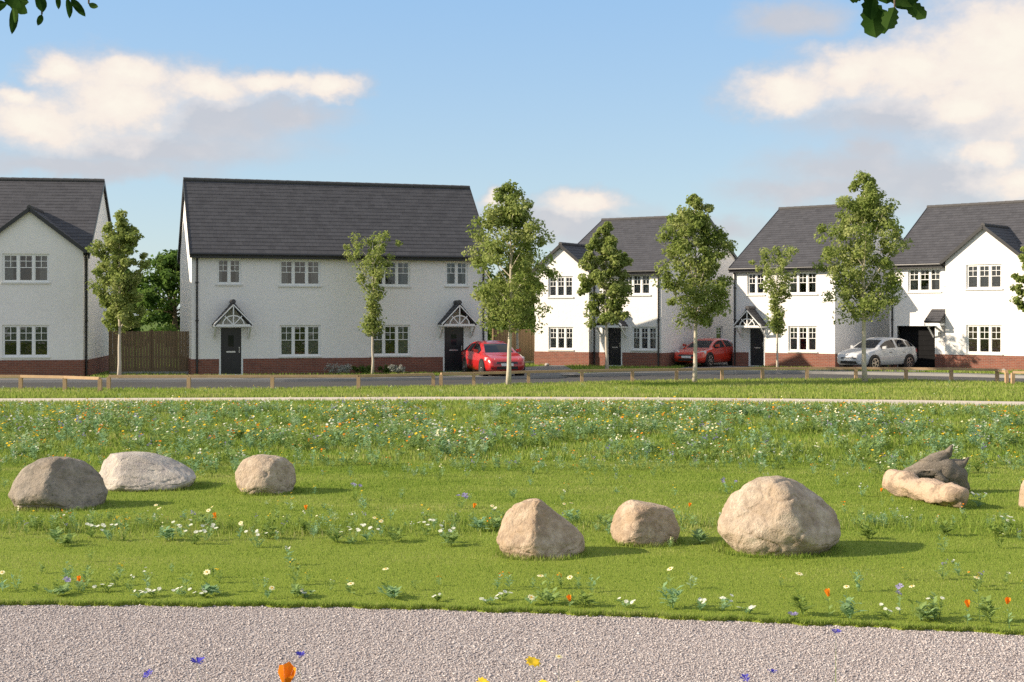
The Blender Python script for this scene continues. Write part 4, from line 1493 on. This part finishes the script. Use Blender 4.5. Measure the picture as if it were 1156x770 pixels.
def build_grass():
    rng = np.random.default_rng(3)
    parts = []
    c20 = lambda x: x * 0 + 24.0
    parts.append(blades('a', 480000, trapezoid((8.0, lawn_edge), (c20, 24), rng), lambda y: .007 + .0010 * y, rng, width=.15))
    # ragged overhang along the cut edge
    def edge(n):
        x = rng.uniform(-6.5, 6.5, n)
        return x, lawn_edge(x) + rng.uniform(-.012, .05, n)
    parts.append(blades('e', 16000, edge, lambda y: y * 0 + .032, rng, lean=1.1, width=.11))
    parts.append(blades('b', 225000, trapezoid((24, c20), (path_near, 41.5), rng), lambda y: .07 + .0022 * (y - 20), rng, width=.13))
    # taller line of grass in the flower strip between the boulders
    def line(n):
        x = rng.uniform(-8, 8, n)
        return x, 16.5 + .10 * x * 0 + .25 * np.sin(x * .6) + rng.normal(0, .30, n)
    parts.append(blades('c', 9000, line, lambda y: y * 0 + .085, rng, width=.06, lean=.6, tintb=.15))
    for bx, by, rw, rd in ((-5.93, 18.3, .60, .48), (-5.22, 20.4, .70, .52), (-3.44, 19.8, .41, .38), (.30, 14.65, .45, .38), (1.48, 15.4, .37, .32), (2.84, 14.9, .62, .5), (6.83, 17.95, .24, .22)):
        def foot(n, bx=bx, by=by, rw=rw, rd=rd):
            a = rng.random(n) * 6.283
            q = rng.uniform(.93, 1.16, n)
            return bx + np.cos(a) * rw * q, by + np.sin(a) * rd * q
        parts.append(blades('f', int(1300 * (rw + rd)), foot, lambda y: y * 0 + .055, rng, lean=.7, width=.08))
    V = np.concatenate([p[0] for p in parts]); T = np.concatenate([p[2] for p in parts])
    F = np.arange(len(V)).reshape(-1, 3)
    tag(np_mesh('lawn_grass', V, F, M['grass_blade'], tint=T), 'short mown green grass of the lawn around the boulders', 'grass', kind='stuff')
    parts = []
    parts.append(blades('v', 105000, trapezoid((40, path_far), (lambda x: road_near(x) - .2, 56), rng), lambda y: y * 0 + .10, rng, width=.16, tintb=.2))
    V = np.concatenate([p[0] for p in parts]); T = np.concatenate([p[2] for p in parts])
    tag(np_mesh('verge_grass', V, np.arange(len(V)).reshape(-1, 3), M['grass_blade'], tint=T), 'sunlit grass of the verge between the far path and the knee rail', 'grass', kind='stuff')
    def gard(n):
        x = rng.uniform(-30, 34, n); y = walk_far(x) + rng.random(n) ** 1.5 * 14
        # keep off the houses and drives
        keep = np.ones(n, bool)
        for X0, Y0, a, L, D in ((-27, 55.5, 8.7, 9.7, 9), (-13.5, 58.6, 17.5, 13, 6.6), (1.35, 72, -31, 7, 11.3), (11.16, 70.2, -37.5, 5.5, 10.6), (18.49, 68.1, -42.4, 8.4, 8.6)):
            c, s = math.cos(R(a)), math.sin(R(a))
            u = (x - X0) * c + (y - Y0) * s; v = -(x - X0) * s + (y - Y0) * c
            keep &= ~((u > -.2) & (u < L + .2) & (v > -.6) & (v < D + .3))
        for poly in ([(-0.9, 58.0), (3.0, 59.3), (2.6, 72), (-1.6, 64)], [(6.9, 63.5), (10.6, 64.9), (15.5, 76), (12.0, 78)], [(13.4, 64.6), (18.4, 62.6), (21.3, 66.5), (17.0, 70.5)]):
            ins = np.ones(n, bool)
            for (ax, ay), (bx, by) in zip(poly, poly[1:] + poly[:1]):
                ins &= ((bx - ax) * (y - ay) - (by - ay) * (x - ax)) > 0
            keep &= ~ins
        return x[keep], y[keep]
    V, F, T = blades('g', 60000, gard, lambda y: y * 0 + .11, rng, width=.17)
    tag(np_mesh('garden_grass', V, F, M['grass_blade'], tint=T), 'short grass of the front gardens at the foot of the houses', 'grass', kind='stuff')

    def near(n):
        x = rng.uniform(-5, 5, n)
        return x, lawn_edge0(x) - 3.85 - rng.random(n) * 3
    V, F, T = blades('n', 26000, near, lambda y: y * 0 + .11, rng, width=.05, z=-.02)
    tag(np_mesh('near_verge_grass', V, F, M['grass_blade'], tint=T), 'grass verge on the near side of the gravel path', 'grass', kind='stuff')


build_grass()


def build_gravel():
    rng = np.random.default_rng(9)
    n = 185000
    x = rng.uniform(-7, 7, n)
    y = lawn_edge0(x) + .03 - rng.random(n) * 3.7
    ok = (y > 7.0) & (np.abs(x) < .52 * y + .9)
    x, y = x[ok], y[ok]
    n = len(x)
    base = np.array([(1, 0, 0), (-1, 0, 0), (0, 1, 0), (0, -1, 0), (0, 0, 1), (0, 0, -1)], float)
    tri = np.array([(0, 2, 4), (2, 1, 4), (1, 3, 4), (3, 0, 4), (2, 0, 5), (1, 2, 5), (3, 1, 5), (0, 3, 5)])
    s = rng.uniform(.005, .0100, n) * (1 + .5 * (rng.random(n) > .93))
    sc = s[:, None] * rng.uniform(.6, 1.3, (n, 3)); sc[:, 2] *= .55
    a = rng.random(n) * 6.283
    ca, sa_ = np.cos(a), np.sin(a)
    jit = rng.normal(0, .22, (n, 6, 3))
    v = (base[None] + jit) * sc[:, None, :]
    vx = v[..., 0] * ca[:, None] - v[..., 1] * sa_[:, None]; vy = v[..., 0] * sa_[:, None] + v[..., 1] * ca[:, None]
    V = np.stack([vx + x[:, None], vy + y[:, None], v[..., 2] - .026 + (s * .35)[:, None]], -1).reshape(-1, 3)
    F = (tri[None] + (np.arange(n) * 6)[:, None, None]).reshape(-1, 3)
    t = np.repeat(np.clip(rng.beta(2, 2, n), 0, 1), 8)
    tag(np_mesh('gravel_stones', V, F, M['gravel_stone'], tint=t), 'loose pinkish-grey gravel chips on the path in front', 'gravel', kind='stuff')


build_gravel()


# ------------------------------------------------------------------ wild flowers
PETAL = ['meadow_leaf', 'petal_cream', 'petal_white', 'petal_orange', 'petal_yellow', 'petal_blue', 'flower_eye', 'petal_lilac']


def leafy_geo(rng, h, spread, n_stem, n_leaf, leaf_len, z0=0.0):
    """triangles of stems and lance-shaped leaves for one plant; returns verts, tris, stem tips"""
    V, F, tips = [], [], []
    def tri(a, b, c):
        i = len(V); V.extend([a, b, c]); F.append((i, i + 1, i + 2))
    for s in range(n_stem):
        a = rng.random() * 6.283
        r = spread * rng.random() ** .6
        tip = np.array([math.cos(a) * r, math.sin(a) * r, h * rng.uniform(.7, 1.0)])
        b0 = np.array([math.cos(a) * r * .15, math.sin(a) * r * .15, z0])
        w = np.array([-math.sin(a), math.cos(a), 0]) * max(.0042, h * .008)
        tri(b0 - w, b0 + w, tip)
        tri(b0 - w[[1, 0, 2]], b0 + w[[1, 0, 2]], tip)
        tips.append(tip)
        for k in range(n_leaf):
            u = rng.uniform(.08, .85)
            p = b0 + (tip - b0) * u
            la = rng.random() * 6.283
            ll = leaf_len * rng.uniform(.6, 1.2) * (1 - u * .5)
            d = np.array([math.cos(la), math.sin(la), rng.uniform(.25, 1.0)]); d /= np.linalg.norm(d)
            sd = np.array([-math.sin(la), math.cos(la), 0]) * ll * .21
            m_ = p + d * ll * .5
            e = p + d * ll + np.array([0, 0, -ll * .15])
            tri(p, m_ - sd, m_ + sd); tri(m_ - sd, e, m_ + sd)
    return V, F, tips


def head_geo(rng, kind, r, tip, tilt=.5):
    """flower head: list of (tri verts, material)"""
    out = []
    n = np.array([rng.normal(0, tilt), rng.normal(-.35, tilt), 1.0]); n /= np.linalg.norm(n)
    t = np.cross(n, [0.3, 1, 0.1]); t /= np.linalg.norm(t); b = np.cross(n, t)
    if kind in ('cup',):
        for k in range(5):
            a0 = 2 * math.pi * k / 5
            for (da, db) in ((-.62, 0), (0, .62)):
                d0 = t * math.cos(a0 + da) + b * math.sin(a0 + da); d1 = t * math.cos(a0 + db) + b * math.sin(a0 + db)
                lo0, lo1 = tip + d0 * r * .28, tip + d1 * r * .28
                hi0, hi1 = tip + d0 * r * .66 + n * r * (1.75 if da == 0 else 1.4), tip + d1 * r * .66 + n * r * (1.75 if db == 0 else 1.4)
                out.append((lo0, lo1, hi1)); out.append((lo0, hi1, hi0))
    elif kind == 'ragged':
        for k in range(11):
            a0 = 2 * math.pi * k / 11 + rng.normal(0, .15)
            d = t * math.cos(a0) + b * math.sin(a0)
            s_ = -t * math.sin(a0) + b * math.cos(a0)
            e = tip + d * r * rng.uniform(.8, 1.1) + n * r * rng.uniform(.15, .6)
            out.append((tip, e - s_ * r * .24, e + s_ * r * .24))
        for k in range(6):
            a0 = rng.random() * 6.28
            d = t * math.cos(a0) + b * math.sin(a0); s_ = -t * math.sin(a0) + b * math.cos(a0)
            e = tip + d * r * .35 + n * r * .7
            out.append((tip, e - s_ * r * .13, e + s_ * r * .13))
    else:
        for k in range(9):
            a0 = 2 * math.pi * k / 9 + rng.normal(0, .08)
            d = t * math.cos(a0) + b * math.sin(a0); s_ = -t * math.sin(a0) + b * math.cos(a0)
            m_ = tip + d * r * .6 + n * r * .12
            e = tip + d * r * rng.uniform(.9, 1.08) + n * r * .05
            out.append((tip, m_ - s_ * r * .27, m_ + s_ * r * .27)); out.append((m_ - s_ * r * .27, e, m_ + s_ * r * .27))
    return out, n


def build_meadow():
    """the dense band of wild flowers before the far path: nobody could count it"""
    rng = np.random.default_rng(21)
    temps = []
    for k in range(26):
        V, F, tips = leafy_geo(rng, rng.uniform(.26, .44), .14, rng.integers(4, 7), 6, .14)
        mats_ = [0] * len(F)
        col = [-1, 1, -1, 4, -1, 2, 3, -1, 1, -1, 4, 2, -1][k % 13] if k != 20 else 7
        for tp in tips:
            if col < 0 or rng.random() < .25:
                continue
            tr, _ = head_geo(rng, 'ragged' if col in (5, 7) else 'disc', rng.uniform(.016, .03), tp)
            for q in tr:
                i = len(V); V.extend(q); F.append((i, i + 1, i + 2)); mats_.append(int(col))
        temps.append((np.array(V), np.array(F), np.array(mats_)))
    pts = []
    near_edge = lambda x: 22.4 + .7 * np.sin(x * .55 + .6) + .45 * np.sin(x * 1.7) + .3 * np.sin(x * 3.9 + 1)
    n = 14000
    x = rng.uniform(-21, 21, n); y = rng.uniform(21.2, 41, n)
    dn = np.array([mnoise.noise(Vector((a * .45, b * .35, 4.0))) + .6 * mnoise.noise(Vector((a * 1.5, b * 1.1, 9.0))) for a, b in zip(x, y)])
    keep = (np.abs(x) < .47 * y + 1.5) & (y > near_edge(x)) & (y < path_near(x) - .35) & (rng.random(n) < (.52 + 1.25 * dn) * np.clip((y - near_edge(x)) / 3.6 + .18, 0, 1))
    ramp_ = np.clip((path_near(x[keep]) - y[keep] - .4) / 4.5, 0, 1)
    fr = np.clip((y[keep] - near_edge(x[keep])) / 3.0, 0, 1)
    pts.append((x[keep], y[keep], rng.uniform(.7, 1.2, keep.sum()) * (.32 + .68 * ramp_) * (.7 + .3 * fr)))
    # strays and loose drifts on the mown lawn
    n = 6500
    x = rng.uniform(-9, 9, n); y = rng.uniform(12.6, 24, n)
    dn = np.array([mnoise.noise(Vector((a * .35, b * .9, 14.0))) for a, b in zip(x, y)])
    pr = .05 + .75 * np.exp(-((y - 16.7 - .35 * np.sin(x * .5)) / .6) ** 2) + .32 * np.exp(-((y - 12.7) / .5) ** 2) + .5 * np.clip((y - 21.3) / 2.5, 0, 1)
    k2 = (np.abs(x) < .40 * y + .6) & (rng.random(n) < pr * (.55 + 1.3 * dn)) & (y > lawn_edge(x) + .12)
    pts.append((x[k2], y[k2], rng.uniform(.28, .62, k2.sum())))
    n = 170       # a few on the verge beyond
    x = rng.uniform(-19, 22, n); y = path_far(x) + .3 + rng.random(n) * (road_near(x) - path_far(x) - 1.2)
    pts.append((x, y, rng.uniform(.35, .6, n)))
    X = np.concatenate([p[0] for p in pts]); Y = np.concatenate([p[1] for p in pts]); Sc = np.concatenate([p[2] for p in pts])
    AV, AF, AM, AT = [], [], [], []
    off = 0
    for a, b, s in zip(X, Y, Sc):
        V, F, mm = temps[rng.integers(len(temps))]
        th = rng.random() * 6.283
        c, sn = math.cos(th), math.sin(th)
        v = np.stack([(V[:, 0] * c - V[:, 1] * sn) * s + a, (V[:, 0] * sn + V[:, 1] * c) * s + b, V[:, 2] * s], 1)
        AV.append(v); AF.append(F + off); AM.append(mm); AT.append(np.full(len(F), rng.random()))
        off += len(V)
    o = np_mesh('wildflower_meadow', np.concatenate(AV), np.concatenate(AF), [M[p] for p in PETAL], np.concatenate(AM), np.concatenate(AT))
    tag(o, 'dense band of blue-green wild flowers with pale heads before the far path', 'wild flowers', kind='stuff')


build_meadow()


def tri_mesh(name, tris, mat, parent=None, tint=None):
    V = np.array([p for t in tris for p in t])
    return np_mesh(name, V, np.arange(len(V)).reshape(-1, 3), mat, tint=tint, parent=parent)


def flower(X, Y, h, kind, rng, label, group, r=.035, heads=1, leafy=2, spread=.03, base_z=0.0, leaf_len=.09, flip=None, name='wildflower'):
    """one wild flower plant: foliage (stem and leaves) plus its flower heads"""
    root = None
    if kind != 'leaf':
        root = tag(empty(name, (X, Y, base_z)), label, 'wild flower', group)
    shape = {'cream': 'disc', 'white': 'disc', 'orange': 'cup', 'yellow': 'disc', 'blue': 'ragged', 'lilac': 'ragged', 'leaf': None, 'poppy': 'cup', 'eye': 'cup'}[kind]
    mat = {'poppy': 'petal_orange', 'eye': 'petal_orange'}.get(kind, 'petal_' + kind if kind != 'leaf' else None)
    V, F, tips = leafy_geo(rng, h, spread, max(heads, 1) if kind != 'leaf' else max(heads, 4), leafy, leaf_len)
    tips = sorted(tips, key=lambda q: -q[2])
    if heads == 1 and kind != 'leaf':
        tips[0][2] = max(tips[0][2], h * .97)
    fo = np_mesh('foliage' if root else 'wild_plant', np.array(V), np.array(F), M['meadow_leaf'], tint=np.full(len(F), rng.random()), parent=root)
    if kind == 'leaf':
        fo.location = (X, Y, base_z)
        return tag(fo, label, 'wild plant', group)
    for tp in tips[:heads]:
        tr, n = head_geo(rng, shape, r * rng.uniform(.85, 1.15), tp, .28)
        hd = tri_mesh('flower_head', tr, M[mat], root)
        if kind == 'cream':
            e = []
            t = np.cross(n, [0.3, 1, 0.1]); t /= np.linalg.norm(t); b = np.cross(n, t)
            for k in range(6):
                a0, a1 = k * math.pi / 3, (k + 1) * math.pi / 3
                c = tp + n * r * .2
                e.append((c + n * r * .12, c + (t * math.cos(a0) + b * math.sin(a0)) * r * .3, c + (t * math.cos(a1) + b * math.sin(a1)) * r * .3))
            tri_mesh('flower_eye', e, M['flower_eye'], hd)
    return root


def build_flowers():
    rng = np.random.default_rng(77)
    F_ = 1570.

    def place(px, py, Yb, zmin=.06):
        """head seen at (px,py): ground point at depth Yb and head height"""
        return (px - 578) / F_ * Yb, Yb, max(zmin, 2.5 - (py - 357) / F_ * Yb)
    ords = ['first', 'second', 'third', 'fourth', 'fifth', 'sixth', 'seventh', 'eighth', 'ninth', 'tenth', 'eleventh', 'twelfth', 'thirteenth', 'fourteenth', 'fifteenth', 'sixteenth', 'seventeenth', 'eighteenth']

    def row(lst, what, where, group, kind, kw):
        lst = sorted(lst)
        for i, (px, py, back) in enumerate(lst):
            x0 = (px - 578) / F_ * 12
            yb = float(lawn_edge0(x0)) + back
            X, Y, h = place(px, py, yb)
            if i == len(lst) - 1:
                nth = 'rightmost'
            elif i == 0:
                nth = 'leftmost'
            else:
                nth = ords[i]
            lab = f'{what} {where}, {nth}' + ('' if nth in ('leftmost', 'rightmost') else ' from the left')
            flower(X, Y, h, kind, rng, lab, group, **kw)
    g = 'wild flowers along the edge of the gravel path'
    W = 'at the gravel edge'
    row([(3, 645, .5), (41, 660, .4), (234, 646, .5), (301, 664, .25), (396, 659, .5), (439, 642, .5), (598, 674, .25), (615, 650, .4), (648, 652, .4), (755, 642, .45), (900, 647, .3), (955, 661, .35), (1031, 661, .4), (1107, 652, .4)],
        'pale cream daisy-like flower', W, g, 'cream', dict(r=.034, leafy=9, heads=1, spread=.05, leaf_len=.11))
    row([(88, 656, .45), (643, 679, .2), (936, 673, .25), (1092, 684, .2), (1140, 680, .2)], 'orange cup-shaped flower', W, g, 'orange', dict(r=.032, leafy=6, heads=1, spread=.03, leaf_len=.08))
    row([(121, 661, .5), (156, 670, .25), (173, 667, .3), (206, 664, .35), (230, 672, .3), (345, 668, .3), (495, 676, .25), (550, 679, .22), (565, 668, .4), (705, 675, .3), (790, 676, .3), (815, 673, .35), (845, 684, .25), (1000, 684, .3), (1060, 672, .4)],
        'small white-headed flower clump', W, g, 'white', dict(r=.022, leafy=6, heads=4, spread=.11, leaf_len=.08))
    row([(66, 665, .35), (240, 660, .4), (337, 660, .35), (444, 664, .35), (619, 664, .3), (660, 668, .3), (759, 658, .35), (908, 668, .3), (960, 674, .25), (1040, 676, .3), (1055, 668, .35), (1120, 668, .35)],
        'leafy blue-green plant without a bloom', W, g, 'leaf', dict(leafy=9, heads=4, spread=.13, leaf_len=.14))
    row([(75, 652, .5), (894, 697, .03), (1016, 662, .5)], 'dusky blue-violet flower', W, g, 'lilac', dict(r=.03, leafy=5, heads=2, spread=.06, leaf_len=.08))

    # strip of flowers across the middle of the lawn
    g = 'wild flowers in the strip across the lawn'
    W = 'in the strip across the lawn'
    def strip_row(lst, what, kind, kw):
        lst = sorted(lst)
        for i, (px, py) in enumerate(lst):
            yb = 3925 / (py + 12 - 357)
            X, Y, h = place(px, py - 6, yb, .16)
            nth = 'leftmost' if i == 0 else 'rightmost' if i == len(lst) - 1 else ords[i]
            lab = f'{what} {W}, {nth}' + ('' if nth in ('leftmost', 'rightmost') else ' from the left')
            flower(X, Y, h, kind, rng, lab, g, **kw)
    strip_row([(102, 595), (124, 598), (205, 594), (218, 602), (232, 598), (290, 606), (398, 602), (415, 598), (480, 592), (505, 600), (1105, 560), (1138, 588)], 'white-headed wild flower clump', 'white', dict(r=.026, leafy=6, heads=5, spread=.13, leaf_len=.1))
    strip_row([(62, 600), (75, 604), (189, 598), (233, 584), (303, 596), (342, 590), (380, 600), (445, 600), (508, 604), (540, 588), (561, 586), (646, 578), (685, 584), (792, 602), (982, 596), (1065, 592), (1125, 594)],
              'leafy blue-green wild plant', 'leaf', dict(leafy=8, heads=5, spread=.15, leaf_len=.15))
    strip_row([(245, 589), (345, 581), (534, 578), (776, 577), (996, 560)], 'orange-headed wild flower', 'orange', dict(r=.03, leafy=5, heads=1, spread=.04, leaf_len=.09))
    strip_row([(178, 575), (240, 578), (270, 596), (425, 590), (555, 574), (640, 570)], 'pale yellow-cream wild flower', 'cream', dict(r=.03, leafy=6, heads=2, spread=.07, leaf_len=.09))
    strip_row([(400, 553), (520, 562), (822, 545)], 'greyish violet wild flower tuft', 'lilac', dict(r=.028, leafy=6, heads=4, spread=.12, leaf_len=.09))

    # tall flowers growing in the near verge, their heads seen over the gravel
    g = 'tall flowers of the near verge seen over the gravel'
    B = -.02
    near = [(167, 758, 7.6, 'blue', .030, 'blue bloom over the gravel, lowest of the three beside the orange poppy'), (224, 744, 7.4, 'blue', .036, 'largest cornflower-blue bloom over the gravel, left of the orange poppy'),
            (339, 736, 7.5, 'blue', .028, 'cornflower-blue bloom just above and right of the orange poppy'), (872, 756, 7.5, 'blue', .026, 'blue bloom over the right-hand gravel, upper of the close pair'),
            (841, 763, 7.4, 'blue', .026, 'blue bloom over the right-hand gravel, lower of the close pair'), (943, 708, 7.3, 'blue', .026, 'cornflower-blue bloom nearest the grass edge on the right'),
            (323, 766, 6.9, 'poppy', .062, 'large orange poppy cup at the bottom of the picture'),
            (601, 743, 7.4, 'yellow', .044, 'golden yellow flower over the gravel, highest and brightest of the yellow group'), (544, 767, 7.2, 'yellow', .042, 'golden yellow flower at the bottom edge, leftmost of the yellow group'),
            (613, 768, 7.2, 'yellow', .038, 'golden yellow flower at the bottom edge below the brightest yellow one'), (630, 741, 7.6, 'cream', .022, 'small faint yellow-cream flower right of the brightest yellow one'), (653, 766, 7.3, 'cream', .024, 'small faint yellow-cream flower at the bottom edge, right of the yellow group')]
    for px, py, Yb, kind, r, lab in near:
        X, Y, h = place(px, py, Yb)
        flower(X, Y, h - B, kind, rng, lab, g, r=r, leafy=0 if h > .5 else 3, heads=1, spread=.005, base_z=B, leaf_len=.05)
    X, Y, h = place(939, 757, 7.3)
    flower(X, Y, h - B, 'leaf', rng, 'bare green sprig standing up over the right-hand gravel', g, heads=4, leafy=2, spread=.07, base_z=B, leaf_len=.08)
    X, Y, h = place(232, 764, 7.3)
    flower(X, Y, h - B, 'leaf', rng, 'green leaf tip at the bottom edge left of the orange poppy', g, heads=3, leafy=2, spread=.04, base_z=B, leaf_len=.08)


build_flowers()


# ------------------------------------------------------------------ trees beside the camera whose twigs hang into the top of the view
def broad_leaf(rng, c, ang, ln, wd, yaw, lobes=False):
    """one drooping leaf blade as triangles; ang: direction of its tip in the x-z plane"""
    d = np.array([math.sin(ang), 0, math.cos(ang)])
    s = np.array([math.cos(ang) * math.cos(yaw), math.sin(yaw), -math.sin(ang) * math.cos(yaw)])
    n = np.cross(d, s)
    prof = [(0, .0), (.12, .30), (.3, .48), (.5, .5), (.7, .42), (.88, .22), (1, 0)]
    if lobes:
        prof = [(0, .05), (.1, .34), (.22, .30), (.32, .50), (.45, .40), (.56, .54), (.68, .42), (.8, .44), (.9, .26), (1, .0)]
    tris = []
    pt = lambda u, v: c + d * (u - .5) * ln + s * v * wd + n * (abs(v) * .25 * wd - .25 * ln * (u - .4) ** 2)
    for (u0, v0), (u1, v1) in zip(prof[:-1], prof[1:]):
        for sg in (1, -1):
            a, b, e, f = pt(u0, 0), pt(u0, v0 * sg), pt(u1, v1 * sg), pt(u1, 0)
            if v0 > 0.001:
                tris.append((a, b, e))
            tris.append((a, e, f))
    return tris


def overhang_tree(Xt, Yt, side, leaves, label, seed, lobes):
    rng = np.random.default_rng(seed)
    root = empty('overhanging_tree', (Xt, Yt, 0))
    tag(root, label, 'tree', 'trees whose twigs hang into the top of the view')
    m = MB()
    m.tube([(0, 0, -.1), (.02, .03, 1.2), (-.03, .05, 2.6), (.0, .0, 4.2), (.05, 0, 5.6)], [.17, .13, .115, .085, .04], 12)
    tipx = [l[0] for l in leaves]
    ex = max(tipx) if side > 0 else min(tipx)
    e = Vector((ex - Xt, 4.5 - Yt, 3.80))
    m.tube([(0, .02, 2.9), (e.x * .25, e.y * .22, 3.62), (e.x * .5, e.y * .5, 3.98), (e.x * .75, e.y * .8, 3.97), e], [.065, .05, .034, .02, .008], 7)
    o = np.array([Xt, Yt, 0])
    tris, tint = [], []
    for (x, z, ang, ln, wd) in leaves:
        y = 4.5 + rng.uniform(-.12, .12)
        c = np.array([x, y, z])
        t = broad_leaf(rng, c - o, R(ang), ln, wd, rng.uniform(-.5, .5), lobes)
        tris += t; tint += [rng.random()] * len(t)
        # twig from the limb
        top = c - o - np.array([math.sin(R(ang)), 0, math.cos(R(ang))]) * ln * .5
        u = (x - Xt) / (ex - Xt + 1e-6)
        m.tube([(e.x * u, e.y * u, 3.96 - .16 * max(0, u - .75) * 4 + .0), tuple(top + np.array([0, 0, .03])), tuple(top)], [.006, .004, .003], 5, cap=False)
    for i in range(110):     # leaves along the limb itself
        u = rng.uniform(.35, 1.02)
        c = np.array([e.x * u, e.y * u, 3.98 - .18 * max(0, u - .75) * 4 * .25]) + rng.normal(0, .11, 3) + np.array([0, 0, .14])
        c[2] = max(c[2], 3.80 + .05 * rng.random())
        t = broad_leaf(rng, c, rng.uniform(1.8, 4.4), .09, .055, rng.uniform(-1, 1), lobes)
        tris += t; tint += [rng.random()] * len(t)
    for i in range(620):     # the rest of the crown, above and beside the view
        h_ = rng.uniform(3.75, 6.2)
        a = rng.random() * 6.283
        r = rng.uniform(.25, 1.5)
        c = np.array([math.cos(a) * r, math.sin(a) * r * .9, h_])
        if abs((c[0] + Xt)) < 2.2 and h_ < 4.0 and c[1] + Yt > 0:
            continue
        t = broad_leaf(rng, c, rng.uniform(1.8, 4.4), .09, .06, rng.uniform(-1, 1), lobes)
        tris += t; tint += [rng.random()] * len(t)
        if i % 7 == 0:
            m.tube([(0, 0, max(2.8, h_ - .8)), tuple(c * np.array([.6, .6, 1]) - np.array([0, 0, .1])), tuple(c)], [.025, .014, .004], 5, cap=False)
    m.build('trunk', M['brown_bark'], root, smooth=True)
    tri_mesh('crown', tris, M['near_leaf'], root, np.array(tint))


def build_overhang():
    k = 4.5 / 1570
    P = lambda px, py, ang, ln, wd: ((px - 578) * k, 2.5 + (357 - py) * k, ang, ln * k, wd * k)
    left = [P(2, 15, 185, 34, 10), P(0, 6, 150, 26, 16), P(12, 3, 120, 26, 14), P(17, 16, 172, 22, 8), P(25, 9, 118, 24, 13), P(31, 14, 200, 14, 7), P(6, -8, 100, 30, 16), P(-8, 4, 90, 28, 16),
            P(58, 12, 165, 20, 12), P(51, 3, 178, 24, 5), P(64, 1, 175, 18, 6), P(74, 7, 170, 24, 9), P(82, 4, 142, 28, 9), P(70, -6, 150, 24, 10), P(93, -3, 110, 12, 7), P(45, -12, 130, 26, 14), P(80, -14, 100, 26, 13)]
    overhang_tree(-5.6, 1.6, 1, left, 'tree left of the viewpoint, dark narrow leaves hanging into the top left corner', 51, False)
    right = [P(988, 20, 172, 44, 26), P(994, 30, 200, 26, 18), P(982, 8, 190, 34, 24), P(1003, 14, 160, 36, 22), P(1012, 3, 150, 30, 22), P(1020, 2, 185, 22, 16), P(1036, 2, 170, 26, 16), P(1045, 5, 140, 26, 18),
             P(968, -4, 250, 18, 12), P(995, -10, 180, 40, 30), P(1030, -14, 160, 36, 26), P(1060, -16, 120, 36, 26)]
    overhang_tree(5.8, 1.4, -1, right, 'tree right of the viewpoint, broad dark leaves hanging into the top right', 52, True)


build_overhang()

# small white objects of unknown kind on the front lawns, modelled as rounded lumps
for (X, Y, lab) in ((1.75, 69.6, 'tiny white object on the grass before the left white gable'), (22.0, 62.2, 'tiny white object at the foot of the right front gable')):
    v, f = icosphere(2)
    o = np_mesh('white_object', v * np.array([.12, .1, .09]) + np.array([0, 0, .07]), f, M['boulder_white'], smooth=True)
    o.location = (X, Y, 0)
    tag(o, lab, 'stone', 'small white objects on the front lawns')
